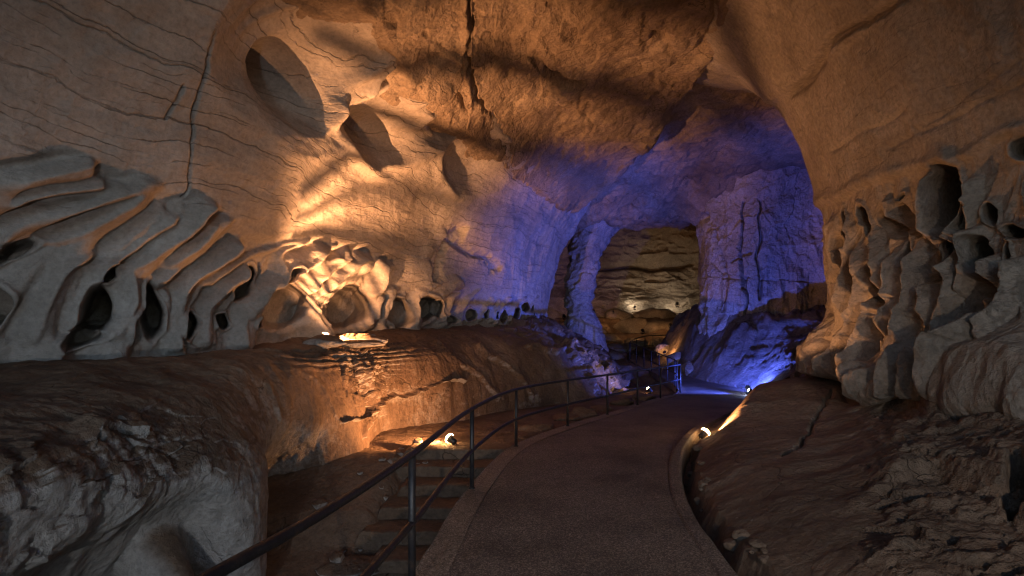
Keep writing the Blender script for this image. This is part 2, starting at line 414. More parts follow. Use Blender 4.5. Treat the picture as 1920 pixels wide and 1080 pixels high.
def left_wall():
    st = wall_stations(); key = np.arange(len(st))
    # station parameter values spaced finely where the face is seen
    dens = np.array([10, 14, 60, 150, 150, 170, 190, 120, 110, 60, 40, 20, 14])
    ks = np.concatenate([np.linspace(i, i+1, d, endpoint=False) for i, d in enumerate(dens)] + [[len(st)-1]])
    nv = 560; nu = len(ks)
    S = catmull(key, st, ks)
    T = np.gradient(S[:, :2], axis=0); T /= np.linalg.norm(T, axis=1, keepdims=True)
    N = np.stack([T[:, 1], -T[:, 0]], 1)
    k_ = np.ones(31)/31
    Np = np.pad(N, ((15, 15), (0, 0)), mode='edge'); N = np.stack([np.convolve(Np[:, i], k_, 'valid') for i in (0, 1)], 1)
    N /= np.linalg.norm(N, axis=1, keepdims=True)
    ph = np.concatenate([np.linspace(-0.12, 0.42, 330, endpoint=False), np.linspace(0.42, 1.25, nv - 330)])
    cosp, sinp = np.cos(ph), np.sin(ph)
    off = S[:, 3:4]*(1 - cosp)[None]; Z = S[:, 2:3] + (S[:, 4:5] - S[:, 2:3])*sinp[None]
    X = S[:, 0:1] + N[:, 0:1]*off; Y = S[:, 1:2] + N[:, 1:2]*off
    V = np.stack([X, Y, Z], -1).reshape(-1, 3)
    n = np.repeat(N[:, None], nv, 1)
    nz = -np.broadcast_to(sinp*0.75, (nu, nv))
    n = np.concatenate([n*np.sqrt(1 - nz**2)[..., None], nz[..., None]], -1).reshape(-1, 3)
    Vf = V.astype(F32)
    u, v = to_pixel(V + n*0.12)
    tl0 = np.interp(u, [-400, 0, 190, 270, 400, 490, 590, 640, 720, 760, 850, 950, 1040, 1200], [330, 300, 292, 335, 385, 440, 442, 455, 478, 530, 520, 548, 560, 560])
    u, v = to_pixel(V + n*(0.05 + 0.27*sstep(-20, 30, v - tl0))[:, None])
    wu = u + 5*vnoise(Vf, 2.2, 3) + 2*vnoise(Vf, 6.0, 4); wv_ = v + 5*vnoise(Vf, 2.2, 5) + 2*vnoise(Vf, 6.0, 6)
    vis = (u > -400)
    # the fluted belt
    top_line = catmull([-400, 0, 190, 270, 400, 490, 590, 640, 720, 760, 850, 950, 1040, 1200], [330, 300, 292, 335, 385, 440, 442, 455, 478, 530, 520, 548, 560, 560], np.clip(u, -400, 1200))
    belt = sstep(-4, 22, wv_ - top_line)*sstep(-400, -300, u)*vis
    d = np.zeros(len(V))
    h = np.zeros(len(V))
    for pts, H, w in CRESTS:
        pl = smooth_line(pts, 5)
        us = [p[0] for p in pl]; vs_ = [p[1] for p in pl]; m = w*5
        sel = (u > min(us)-m) & (u < max(us)+m) & (v > min(vs_)-m) & (v < max(vs_)+m)
        if not sel.any(): continue
        dd, tt = seg_dist(wu[sel], wv_[sel], pl)
        x = dd/w
        prof = 0.6*np.exp(-x*1.5) + 0.4*np.clip(1 - (x/0.8)**2, 0, 1)**0.5
        h[sel] = np.maximum(h[sel], H*(0.38 if max(us) < 480 else .42)*prof)
    tg = np.zeros(len(V))
    for pts, H, w in TONGUES:
        pl = smooth_line(pts, 5)
        us = [p[0] for p in pl]; vs_ = [p[1] for p in pl]; m = w*2
        sel = (u > min(us)-m) & (u < max(us)+m) & (v > min(vs_)-m) & (v < max(vs_)+m)
        if not sel.any(): continue
        dd, tt = seg_dist(wu[sel], wv_[sel], pl)
        tg[sel] = np.maximum(tg[sel], H*np.clip(1 - (dd/(w*(1 + .35*np.clip(tt - .8, 0, 1)*3)))**2, 0, 1)**1.0)
    h = blur(h, nu, nv, 2); h = h + 0.95*blur(tg, nu, nv, 3)
    wide = blur(h, nu, nv, 9)
    d += belt*(-0.10 - 0.25*sstep(30, 160, wv_ - top_line)*sstep(1150, 600, u)) + h*1.0 - 0.15*wide
    bore = np.zeros(len(V))
    for (cu, cv, ru, rv, dep, ang) in HOLLOWS:
        sel = (np.abs(u - cu) < 2.2*max(ru, rv)) & (np.abs(v - cv) < 2.2*max(ru, rv))
        if not sel.any(): continue
        r = ell(wu[sel], wv_[sel], cu, cv, ru, rv, ang)
        m = sstep(1.06, 0.80, r); d[sel] = d[sel]*(1 - .5*m) + 0.06*np.exp(-((r - 1.2)/0.16)**2); bore[sel] = np.maximum(bore[sel], 1.5*dep*m)
    # scooped vault niches above the belt
    def scoop(cu, cv, ru, rv, dep, ang, p=1.0, lip=0.0, skew=0.0):
        r = ell(u + 20*vnoise(Vf, 0.55, 12) + 6*vnoise(Vf, 1.6, 14), v + 20*vnoise(Vf, 0.55, 13) + 6*vnoise(Vf, 1.6, 15), cu, cv, ru, rv, ang)
        g = -dep*np.clip(1 - r*r, 0, 1)**p
        if skew: g = g*np.clip(1 - skew*((u - cu)*.75 - (v - cv)*.66)/max(ru, rv), 0.05, 2)
        if lip: g = g + lip*np.exp(-((r - 1.08)/0.10)**2)
        return g*vis
    d += scoop(560, 95, 160, 160, .7, -15, 1.5)
    d += scoop(600, 185, 110, 120, .25, -25, 1.4)
    d += scoop(574, 172, 56, 94, .75, -20, 1.05, 0, .35)
    d += scoop(725, 250, 86, 74, .80, 38, 1.4, .03, .55)
    d += scoop(885, 305, 64, 70, .45, 25, 1.5, .03, .5)
    d += scoop(840, 245, 60, 30, .3, -25, 1.0)
    d += scoop(775, 150, 90, 45, .3, -40, 1.0, .04)
    for pts, H, w in [([(735, 210), (800, 190), (860, 215)], .05, 6), ([(725, 240), (790, 215), (850, 240)], .05, 6), ([(720, 270), (790, 245), (840, 265), (880, 250)], .06, 7), ([(440, 60), (520, 10), (640, -30)], .07, 10), ([(470, 90), (560, 40), (680, 10)], .07, 9), ([(760, 330), (800, 290), (850, 270), (890, 265)], .12, 12), ([(650, 190), (660, 260), (690, 320), (740, 345)], .12, 11), ([(830, 300), (840, 350), (870, 378)], .12, 9),
                      ([(650, 195), (700, 130), (745, 95)], .16, 10), ([(615, 240), (640, 215), (655, 190)], .2, 12),
                      ([(690, 150), (760, 120), (840, 150)], .06, 8), ([(700, 180), (780, 150), (850, 200)], .06, 8), ([(710, 215), (780, 185), (830, 225)], .05, 7),
                      ([(880, 290), (930, 250), (960, 270)], .08, 9)]:
        dd, tt = seg_dist(u + 5*vnoise(Vf, 1.1, 15), v + 5*vnoise(Vf, 1.1, 16), smooth_line(pts, 5))
        d += H*np.exp(-(dd/w)**2)*np.sin(np.pi*np.clip(tt, .03, .97))**0.5*vis
    # fissures
    for pts, H, w in [([(405, 60), (398, 110), (383, 160), (372, 205), (368, 250), (357, 300), (352, 370)], -.10, 2.4), ([(345, 160), (335, 200), (318, 225)], -.06, 3),
                      ([(870, 430), (835, 470), (830, 520)], -.3, 10), ([(860, 455), (900, 480), (930, 500)], -.2, 8)]:
        dd, tt = seg_dist(wu + 9*fbm(Vf, 1.6, 4, 17, .6), wv_, smooth_line(pts, 5))
        d += H*np.exp(-(dd/(w*(.6 + .8*np.abs(vnoise(Vf, 2.1, 19)))))**2)*vis
    # natural undulation, more rugged toward the far blue end
    calm = 1 - 0.55*belt
    d += 0.20*fbm(Vf, (0.35, 0.35, 0.5), 3, 21)*calm + 0.045*fbm(Vf, (1.1, 1.1, 2.4), 4, 31)*calm + 0.016*fbm(Vf, 5.0, 3, 41)
    strat = fbm(Vf, (0.25, 0.25, 5.0), 3, 51)
    d += 0.02*strat*(1 - belt)
    bm_ = np.where(belt > .05)[0]; d[bm_] += belt[bm_]*(.012*facets(Vf[bm_], 2.3, 3) + .016*fbm(Vf[bm_], 7.0, 4, 43, .6))
    far = sstep(17, 23, V[:, 1])
    d += far*(0.22*fbm(Vf, (0.6, 0.6, 0.35), 4, 61, 0.55, True))
    # vertical folds on the blue end
    d += far*0.16*fbm(Vf, (0.9, 0.9, 0.12), 3, 65)
    V = V + n*d[:, None]
    ba = np.interp(V[:, 1], [5, 9, 12, 16, 20, 26], [2.30, 2.15, 2.0, 1.85, 1.7, 1.6])   # the hollows run inward obliquely
    V += np.stack([np.cos(ba)*bore, np.sin(ba)*bore, 0.06*bore], 1)
    V[:, 2] -= 0.10*np.clip(h, 0, 1)
    o = grid_obj("cave_wall", V, nu, nv, M_wall, flip=False)
    set_bedding(o, 1 - .88*belt)
    tag(o, "huge leaning tan cave wall on the left with fluted fins and scooped hollows", "cave wall")
left_wall()

# ------------------------------------------------------------------ ceiling
def crease(y):
    return catmull([-8, 0, 5, 8.4, 10.5, 13.4, 16.8, 20, 25, 27, 30, 33, 50], [-4.4, -3.6, -3.0, -2.3, -2.0, -1.2, 0.0, 1.6, 3.5, 3.6, 0.0, -6, -10], y)

def ceiling():
    ys = np.concatenate([np.linspace(-2.0, 7, 30, endpoint=False), np.linspace(7, 20, 420, endpoint=False), np.linspace(20, 34, 190, endpoint=False), np.linspace(34, 50, 90)])
    xs = np.concatenate([np.linspace(-16, -5, 30, endpoint=False), np.linspace(-5, -2.4, 60, endpoint=False), np.linspace(-2.4, 1.0, 260, endpoint=False), np.linspace(1.0, 11, 270, endpoint=False), np.linspace(11, 27, 90)])
    X, Y = np.meshgrid(xs, ys, indexing='ij'); nu, nv = X.shape
    x, y = X.ravel(), Y.ravel(); P = np.stack([x, y, np.zeros_like(x)], 1).astype(F32)
    dx = x - crease(y)
    z = 7.15 + 1.75*(1 - np.exp(-np.clip(dx, 0, 40)/2.3)) + 0.05*np.clip(dx, -20, 0)
    z = np.where(y > 26, z, z)
    # lower lintel where the passage narrows, then the tall far chamber
    z -= 0.75*np.exp(-((y - 27.5)/4.5)**2)*sstep(0, 4, dx)
    z -= 0.55*sstep(7.5, 9.5, x)*np.exp(-((y - 24.5)/5.0)**2)
    z += sstep(33, 37, y)*3.2
    # recessed sheet right of the long broken edge
    edge_x = catmull([-6, 8, 11, 12.3, 14.6, 17, 19.4, 21.3, 22.8, 24], [6, 6, 5.6, 5.1, 4.8, 4.75, 4.6, 3.6, 2.4, 1.0], y)
    ex = x + 0.35*fbm(P, 0.9, 4, 5)
    rec = sstep(0.0, 0.55, ex - edge_x)*sstep(9.5, 12.0, y)*(1 - sstep(24, 27, y))
    z += 0.75*rec
    lip = np.exp(-((ex - edge_x + 0.25)/0.35)**2)*sstep(9.5, 12.0, y)*(1 - sstep(22.5, 24, y))
    z -= 0.14*lip
    # running crack, parallel to the crease
    u, v = to_pixel(np.stack([x, y, z], 1))
    ck = smooth_line([(883, -30), (884, 50), (880, 120), (895, 180), (925, 225), (945, 265), (955, 310)], 5)
    dd, _ = seg_dist(u + 16*fbm(P, 2.2, 5, 8, .6), v, ck)
    z += 0.30*np.exp(-(dd/2.6)**2) - 0.10*np.exp(-((dd - 9)/8)**2)*(u < 885)
    for pts in ([(1025, 118), (1050, 130), (1088, 142)], [(1225, 55), (1250, 58)], [(860, 180), (875, 205)], [(1340, -20), (1342, 30), (1330, 55)]):
        dd, _ = seg_dist(u + 3*fbm(P, 3.0, 3, 9), v, pts)
        z += 0.16*np.exp(-(dd/5)**2)
    # flat rolling sheets with small broken steps
    z += 0.30*fbm(P, (0.28, 0.22, 1), 3, 11) + 0.12*fbm(P, (0.9, 0.55, 1), 4, 12)
    st = fbm(P, (0.5, 0.35, 1), 4, 14)*5
    z += 0.07*(np.floor(st) + sstep(0.35, 0.65, st - np.floor(st)))
    z += 0.03*fbm(P, 3.2, 4, 15, 0.6, True)
    z += .10*facets(P + .2*np.stack([vnoise(P, 1.5, 2)]*3, 1), (.8, .6, 1), 4) + .035*facets(P, (2.4, 1.9, 1), 6)
    z += .06*sstep(.35, .6, fbm(P, (2.6, 2.0, 1), 4, 19))
    deep = sstep(11, 15, y)*sstep(-0.5, 1.5, ex - edge_x)
    z += deep*0.22*fbm(P, (0.5, 0.9, 1), 4, 17, 0.55, True) + sstep(19, 23, y)*0.25*fbm(P, (0.5, 0.8, 1), 4, 18, 0.55, True)
    V = np.stack([x, y, z], 1)
    struct(grid_obj("ceiling", V, nu, nv, M_ceil, flip=True))
ceiling()

# ------------------------------------------------------------------ right buttress
POCKETS = [(1748, 378, 38, 58, .95, -8), (1836, 402, 14, 17, .7, -25), (1889, 437, 28, 12, .5, 15), (1898, 280, 34, 22, 1.1, -15), (1666, 374, 4, 8, .25, 20),
           (1605, 414, 12, 22, .45, -30), (1570, 428, 6, 26, .35, -15), (1749, 497, 10, 24, .6, 5), (1779, 465, 10, 27, .5, -10),
           (1796, 408, 12, 22, .3, 5), (1836, 500, 21, 46, .95, -12), (1880, 500, 10, 36, .5, 0), (1686, 518, 14, 46, .75, -8), (1628, 535, 15, 36, .55, -15),
           (1588, 495, 9, 48, .45, 5), (1560, 490, 6, 36, .3, -5),
           (1905, 350, 18, 26, .4, 10), (1940, 520, 14, 50, .5, 0)]
GROOVES = [([(1634, 400), (1645, 425), (1672, 448)], .45, 9), ([(1652, 380), (1670, 415), (1696, 445)], .45, 10),
           ([(1634, 590), (1632, 615), (1618, 656), (1587, 700)], .45, 10), ([(1688, 520), (1694, 568), (1669, 612), (1631, 656), (1590, 690)], .40, 11),
           ([(1730, 560), (1725, 612), (1694, 662)], .45, 8), ([(1848, 510), (1810, 584), (1779, 628), (1747, 672)], .55, 13),
           ([(1862, 535), (1868, 574), (1826, 628), (1763, 680), (1741, 712)], .95, 20), ([(1886, 505), (1883, 568), (1860, 610)], .45, 9),
           ([(1600, 610), (1559, 669), (1537, 705)], .35, 8), ([(1572, 575), (1552, 628), (1518, 690)], .35, 8), ([(1600, 505), (1584, 555), (1552, 625), (1499, 700)], .3, 7),
           ([(1664, 560), (1640, 600), (1640, 640), (1600, 690)], .3, 7), ([(1710, 590), (1700, 630), (1660, 680), (1630, 712)], .28, 7), ([(1752, 600), (1738, 640), (1712, 680)], .3, 7),
           ([(1800, 560), (1770, 610), (1735, 665)], .25, 6), ([(1556, 500), (1550, 560), (1530, 620)], .25, 7), ([(1615, 560), (1600, 600), (1575, 640)], .3, 7)]

FLUTES = [([(1543, 400), (1550, 470), (1545, 560), (1525, 640), (1500, 700)], .16, 9), ([(1568, 400), (1578, 470), (1570, 560), (1548, 640), (1520, 705)], .18, 9),
          ([(1600, 440), (1606, 520), (1590, 590), (1562, 660), (1540, 712)], .20, 9), ([(1618, 425), (1640, 500), (1630, 560), (1605, 640), (1566, 712)], .20, 10),
          ([(1660, 450), (1662, 540), (1652, 610), (1612, 680), (1590, 725)], .24, 11), ([(1704, 440), (1708, 560), (1692, 630), (1652, 690), (1612, 735)], .26, 12),
          ([(1738, 520), (1744, 570), (1726, 620), (1692, 680), (1660, 740)], .26, 11), ([(1770, 430), (1792, 540), (1772, 600), (1737, 660), (1700, 740)], .28, 13),
          ([(1815, 420), (1815, 500), (1800, 560)], .22, 12), ([(1856, 470), (1864, 550), (1822, 610), (1762, 680)], .26, 9), ([(1886, 560), (1878, 620), (1832, 670), (1772, 735)], .3, 14),
          ([(1905, 480), (1915, 560), (1890, 640)], .25, 16), ([(1715, 330), (1712, 390), (1730, 450)], .16, 12), ([(1800, 330), (1800, 400), (1775, 460)], .18, 12), ([(1640, 375), (1650, 420)], .1, 7)]

def right_wall():
    plan = np.array([(7.2, -6.0), (6.6, -2.0), (6.35, 2.0), (6.2, 5.0), (6.2, 7.5), (6.3, 9.5), (6.45, 10.7), (6.85, 11.7), (7.7, 12.6), (9.6, 13.3), (15.0, 14.0), (27.0, 14.5)])
    dens = np.array([14, 30, 130, 230, 180, 110, 90, 80, 60, 30, 10])
    ks = np.concatenate([np.linspace(i, i+1, d, endpoint=False) for i, d in enumerate(dens)] + [[len(plan)-1]])
    S = catmull(np.arange(len(plan)), plan, ks); nu = len(ks)
    T = np.gradient(S, axis=0); T /= np.linalg.norm(T, axis=1, keepdims=True)
    N = np.stack([-T[:, 1], T[:, 0]], 1)
    Np = np.pad(N, ((20, 20), (0, 0)), mode='edge'); N = np.stack([np.convolve(Np[:, i], np.ones(41)/41, 'valid') for i in (0, 1)], 1)
    N /= np.linalg.norm(N, axis=1, keepdims=True)
    z = np.concatenate([np.linspace(-0.2, 4.6, 430, endpoint=False), np.linspace(4.6, 10.6, 230)]); nv = len(z)
    off = catmull([-0.2, 0.6, 1.1, 1.7, 2.5, 3.6, 4.6, 6.0, 7.5, 8.7, 9.4, 10.6], [-0.1, 0.35, 0.55, 0.28, 0.08, 0.0, 0.16, 0.55, 1.2, 2.2, 3.4, 6.5], z)
    X = S[:, 0:1] + N[:, 0:1]*off[None]; Y = S[:, 1:2] + N[:, 1:2]*off[None]; Z = np.broadcast_to(z[None], X.shape)
    V = np.stack([X, Y, Z], -1).reshape(-1, 3); Vf = V.astype(F32)
    slope = np.gradient(off, z)
    nz = -slope/np.sqrt(1 + slope**2)
    n = np.concatenate([np.repeat(N[:, None], nv, 1)*np.sqrt(1 - nz**2)[None, :, None], np.broadcast_to(nz[None, :, None], (nu, nv, 1))], -1).reshape(-1, 3)
    u, v = to_pixel(V)
    wu = u + 5*vnoise(Vf, 1.8, 3) + 2.5*vnoise(Vf, 5.5, 4); wv_ = v + 5*vnoise(Vf, 1.8, 5) + 2.5*vnoise(Vf, 5.5, 6)
    vis = u > 1000
    line = catmull([1400, 1530, 1600, 1700, 1780, 1850, 1920, 2100], [420, 388, 352, 322, 306, 262, 245, 230], np.clip(u, 1400, 2100))
    below = sstep(-3, 9, wv_ - line)*vis
    bore = np.zeros(len(V))
    d = -0.16*below + 0.05*np.exp(-((wv_ - line + 10)/9)**2)*vis
    low = below*sstep(2600, 2200, u)
    for (cu, cv, ru, rv, dep, ang) in POCKETS:
        sel = (np.abs(u - cu) < 2.2*max(ru, rv)) & (np.abs(v - cv) < 2.2*max(ru, rv))
        if not sel.any(): continue
        r = ell(wu[sel], wv_[sel], cu, cv, ru*(.8 if ru < rv else 1), rv*(1.25 if ru < rv else 1), ang)
        bore[sel] = np.maximum(bore[sel], 1.15*dep*sstep(1.12, 0.62, r)); d[sel] += 0.05*np.exp(-((r - 1.2)/0.2)**2)
    g = np.zeros(len(V))
    for pts, dep, w in GROOVES:
        pl = smooth_line(pts, 5)
        us = [p[0] for p in pl]; vs_ = [p[1] for p in pl]; m = w*4
        sel = (u > min(us)-m) & (u < max(us)+m) & (v > min(vs_)-m) & (v < max(vs_)+m)
        if not sel.any(): continue
        dd, tt = seg_dist(wu[sel], wv_[sel], pl)
        taper = np.clip(np.sin(np.pi*np.clip(tt, 0.02, 0.98)), 0, 1)**0.5
        x = dd/(w*(0.45 + 0.75*taper))
        g[sel] = np.minimum(g[sel], -dep*taper*np.clip(1.25 - x, 0, 1)**0.8)
    d += g
    fl = np.zeros(len(V))
    for pts, H, w in FLUTES:
        pl = smooth_line(pts, 5)
        us = [p[0] for p in pl]; vs_ = [p[1] for p in pl]; m = w*3
        sel = (u > min(us)-m) & (u < max(us)+m) & (v > min(vs_)-m) & (v < max(vs_)+m)
        if not sel.any(): continue
        dd, tt = seg_dist(wu[sel], wv_[sel], pl)
        x = dd/w
        fl[sel] = np.maximum(fl[sel], 1.35*H*(0.45*np.exp(-1.6*x) + .55*np.clip(1 - (x/1.1)**2, 0, 1))*sstep(0, .12, tt)*(1 - .5*sstep(.85, 1, tt)))
    d += fl
    # soft organic flutes below the shelf line
    leanv = np.stack([V[:, 0], V[:, 1] + 0.55*V[:, 2], V[:, 2]*0.35], 1).astype(F32)
    flut = np.stack([V[:, 0], V[:, 1] + 0.42*V[:, 2], V[:, 2]*0.10], 1).astype(F32)
    d += low*0.10*(fbm(flut, (2.0, 2.0, 1.0), 3, 75, .45, True) - .2)*sstep(5.0, 3.2, V[:, 2])
    d += low*0.04*fbm(leanv, (1.4, 1.4, 1.0), 3, 71)
    d -= low*0.02*np.clip(fbm(leanv, (2.6, 2.6, 1.6), 2, 73, 0.5, True) - 0.25, 0, 1)*1.5
    # undercut foot, in separate blocks
    foot = catmull([1400, 1500, 1590, 1600, 1680, 1740, 1755, 1790, 1850, 1920, 2100], [700, 702, 716, 738, 752, 748, 728, 775, 792, 800, 830], np.clip(u, 1400, 2100))
    d += vis*(0.10*np.exp(-((wv_ - foot + 30)/26)**2) - 0.75*sstep(-8, 10, wv_ - foot))
    blk, _ = seg_dist(wu, wv_, [(1747, 700), (1752, 745), (1775, 775), (1800, 792)])
    d -= 0.4*np.exp(-(blk/9)**2)
    blk, _ = seg_dist(wu, wv_, [(1598, 690), (1590, 715), (1600, 742)])
    d -= 0.25*np.exp(-(blk/6)**2)
    big, _ = seg_dist(u, v, [(1850, 700), (1950, 690)])
    d += 0.55*np.exp(-(big/85)**2)
    # slanting fault above
    dd, _ = seg_dist(wu, wv_, smooth_line([(1470, 180), (1500, 150), (1560, 78), (1640, 30), (1720, -25)], 5))
    d -= 0.20*np.exp(-(dd/7)**2)*vis
    side = sstep(-12, 12, (u - 1480)*0.72 + (v - 165)*0.9)
    d -= 0.10*side*(1 - below)*vis
    for pts in ([(1540, 290), (1600, 255), (1680, 215)], [(1650, 280), (1750, 235), (1900, 160)], [(1700, 250), (1920, 100)], [(1512, 270), (1525, 300), (1530, 330)]):
        dd, _ = seg_dist(wu, wv_, pts); d -= 0.045*np.exp(-(dd/4)**2)*vis
    d += 0.20*fbm(Vf, (0.4, 0.4, 0.3), 3, 22) + 0.05*fbm(Vf, (1.4, 1.4, 1.0), 4, 32) + 0.014*fbm(Vf, 6.0, 3, 42)
    d += (1 - below)*0.03*fbm(Vf, (2.2, 2.2, 0.35), 3, 44)
    sm_ = np.where((u > 1400) & (u < 2050))[0]; d[sm_] += (.25 + .75*below[sm_])*(.03*facets(Vf[sm_], (1.6, 1.6, .6), 5) + .016*facets(Vf[sm_], 4.5, 7))
    V = V + n*d[:, None]
    V += np.stack([0.80*bore, 0.55*bore, 0.12*bore], 1)
    o = grid_obj("rock_buttress", V, nu, nv, M_right, flip=True)
    set_bedding(o, 1 - .8*below)
    tag(o, "tall overhanging rock buttress on the right, smooth above and riddled with pockets below", "rock buttress")
right_wall()

# ------------------------------------------------------------------ left ledge
def ledge():
    st = np.array([
        [(-9, -5, 1.2), (-8.1, -5, 1.2), (-6, -5, 1.2), (-4.2, -5, .9), (-4.1, -5, .3), (-4.6, -5, -.4), (-5.0, -5, -1.6)],
        [(-8, 1, 1.3), (-7.1, 1, 1.3), (-5.2, 1, 1.28), (-3.5, 1.4, .9), (-3.35, 1.5, .3), (-4.0, 1.6, -.3), (-4.8, 1.6, -1.6)],
        [(-7.8, 4, 1.4), (-6.9, 4, 1.40), (-5.1, 4, 1.40), (-3.5, 4.15, 1.08), (-3.30, 4.2, .5), (-3.75, 4.4, 0), (-4.7, 4.8, -1.6)],
        [(-7.2, 6.3, 1.46), (-6.3, 6.2, 1.48), (-4.9, 5.6, 1.45), (-3.6, 5.3, 1.2), (-3.15, 5.2, .60), (-3.4, 5.45, .10), (-4.3, 6.3, -1.6)],
        [(-6.5, 8.1, 1.6), (-5.6, 7.9, 1.60), (-4.7, 7.1, 1.55), (-3.65, 6.5, 1.25), (-3.05, 6.15, .4), (-2.95, 6.15, -.4), (-3.0, 6.2, -1.6)],
        [(-6.0, 9.3, 1.7), (-5.0, 9.1, 1.70), (-4.4, 8.4, 1.68), (-3.75, 7.8, 1.4), (-3.45, 7.7, .55), (-4.1, 8.3, -.3), (-4.5, 8.7, -1.5)],
        [(-5.6, 11.0, 1.85), (-4.6, 10.8, 1.85), (-4.0, 9.9, 1.83), (-3.35, 9.6, 1.58), (-3.0, 9.45, .7), (-2.8, 9.4, -.1), (-2.85, 9.4, -1.3)],
        [(-5.3, 12.2, 1.95), (-4.3, 12.0, 1.95), (-3.4, 11.5, 1.93), (-2.78, 11.3, 1.72), (-2.62, 11.3, .9), (-2.7, 11.4, .1), (-2.6, 11.5, -1.0)],
        [(-4.6, 14.0, 2.1), (-3.6, 13.7, 2.1), (-2.8, 13.0, 2.0), (-2.0, 12.8, 1.6), (-1.6, 12.9, .9), (-1.45, 13.2, .2), (-1.4, 13.5, -.9)],
        [(-3.6, 16.5, 2.25), (-2.56, 16.0, 2.22), (-1.7, 15.5, 2.1), (-.8, 15.2, 1.5), (-.4, 15.2, .8), (-.2, 15.3, .2), (-.1, 15.5, -.8)],
        [(-1.2, 20.5, 2.5), (-.2, 20.0, 2.5), (.7, 19.3, 2.3), (1.6, 18.6, 1.65), (2.1, 18.4, .9), (2.6, 18.3, .2), (2.9, 18.3, -.8)],
        [(.8, 26.6, 2.85), (1.8, 26.0, 2.8), (2.8, 24.5, 2.3), (3.6, 23.3, 1.6), (4.2, 22.5, .8), (4.7, 21.9, .1), (5.0, 21.4, -.8)],
        [(.0, 30, 2.8), (1.5, 29, 2.6), (3.2, 28, 2.1), (4.4, 27, 1.5), (5.0, 26, .9), (5.3, 25.5, .3), (5.5, 25, -.6)],
        [(.0, 34, 2.8), (1.8, 33, 2.4), (3.6, 32, 2.0), (4.6, 31, 1.6), (5.2, 30, 1.1), (5.5, 29.5, .7), (5.7, 29, -.2)]], float)
    ns, nt = st.shape[:2]
    dens = [8, 60, 110, 130, 110, 120, 110, 90, 90, 90, 70, 40, 14]
    ks = np.concatenate([np.linspace(i, i+1, d, endpoint=False) for i, d in enumerate(dens)] + [[ns-1]])
    A = catmull(np.arange(ns), st.reshape(ns, -1), ks).reshape(len(ks), nt, 3)
    tden = [14, 90, 120, 110, 80, 50]
    ts = np.concatenate([np.linspace(i, i+1, d, endpoint=False) for i, d in enumerate(tden)] + [[nt-1]])
    B = catmull(np.arange(nt), A.transpose(1, 0, 2).reshape(nt, -1), ts).reshape(len(ts), len(ks), 3).transpose(1, 0, 2)
    nu, nv = len(ks), len(ts)
    V = B.reshape(-1, 3); n = grid_normals(V, nu, nv)
    n = np.stack([blur(n[:, i], nu, nv, 8) for i in range(3)], 1); n /= np.linalg.norm(n, axis=1, keepdims=True)
    Vf = V.astype(F32); T = np.tile(ts, nu); K = np.repeat(ks, nv)
    u, v = to_pixel(V)
    flow = np.stack([V[:, 0]*1.3 + V[:, 1]*0.9, V[:, 1]*1.3 - V[:, 0]*.9, (V[:, 2] + 0.2*V[:, 0])*0.4], 1).astype(F32)
    d = 0.16*fbm(Vf, 0.6, 3, 81) + 0.05*fbm(flow, (2.0, 2.0, 1.2), 4, 83)
    # smooth water-worn runs over the lip, broken rock on the near face
    face = sstep(2.4, 3.2, T)
    broken = face*sstep(6.6, 4.2, V[:, 1])*sstep(4.9, 3.6, T)
    d += broken*(0.11*fbm(Vf, 1.2, 4, 85, 0.5, True) + 0.02*fbm(Vf, 5.0, 3, 87, 0.5, True))
    rough2 = np.exp(-(((u - 320)/85)**2 + ((v - 820)/45)**2))
    near_m = np.where(V[:, 1] < 7.5)[0]
    fc = np.zeros(len(V)); fc[near_m] = .6*facets(Vf[near_m] + .06*np.stack([vnoise(Vf[near_m], 3, 5)]*3, 1), 1.5, 3) + .4*facets(Vf[near_m], 3.7, 5)
    d += (broken*.12 + rough2*.07)*fc
    d += rough2*(0.09*fbm(Vf, 2.4, 4, 88, 0.5, True))
    d += face*sstep(6, 8, V[:, 1])*0.07*fbm(flow, (1.2, 1.2, 0.5), 4, 89)
    # bright crumbly corner and thin broken slabs at the lip
    corner = np.exp(-(((u - 690)/40)**2 + ((v - 690)/60)**2))
    cm = np.where(corner > .02)[0]; d[cm] += corner[cm]*(.22*facets(Vf[cm], 2.4, 5) + .08*facets(Vf[cm], 6.0, 6))
    d += corner*(0.10*fbm(Vf, 3.5, 5, 90, 0.6, True))
    slab = np.exp(-(((u - 640)/110)**2 + ((v - 655)/26)**2))
    q = (V[:, 2] + 0.1*fbm(Vf, 1.1, 3, 91))*9
    d += slab*0.10*(sstep(0.35, 0.6, q - np.floor(q)) + fbm(Vf, (1.5, 1.5, 6), 3, 92))
    # cavities under the lip
    for (cu, cv, ru, rv, dep, ang) in [(290, 1045, 75, 55, 1.2, -25)]:
        r = ell(u + 8*vnoise(Vf, 2, 93), v + 8*vnoise(Vf, 2, 94), cu, cv, ru, rv, ang)
        d -= dep*sstep(1.2, .6, r)*sstep(2.9, 3.5, T)
    for pts, w, dep in [([(645, 790), (690, 780), (710, 755), (790, 735), (830, 715), (870, 715)], 1.6, .16), ([(700, 770), (690, 820)], 3, .1), ([(540, 690), (600, 720), (640, 790)], 6, .03),
                        ([(400, 690), (480, 720), (520, 790)], 8, .03), ([(900, 650), (960, 690), (1000, 740)], 5, .12), ([(820, 640), (880, 690), (930, 740)], 6, .1),
                        ([(1060, 650), (1090, 680), (1120, 730)], 5, .15), ([(990, 650), (1040, 660), (1080, 640)], 5, .15)]:
        dd, _ = seg_dist(u + 9*fbm(Vf, 2.2, 4, 95, .6), v + 9*fbm(Vf, 2.2, 4, 96, .6), smooth_line(pts, 4)); d -= dep*np.exp(-(dd/(w*(.5 + np.abs(vnoise(Vf, 1.8, 99)))))**2)
    far = sstep(17, 20, V[:, 1])
    d += far*0.22*fbm(Vf, 0.8, 4, 97, 0.55, True)
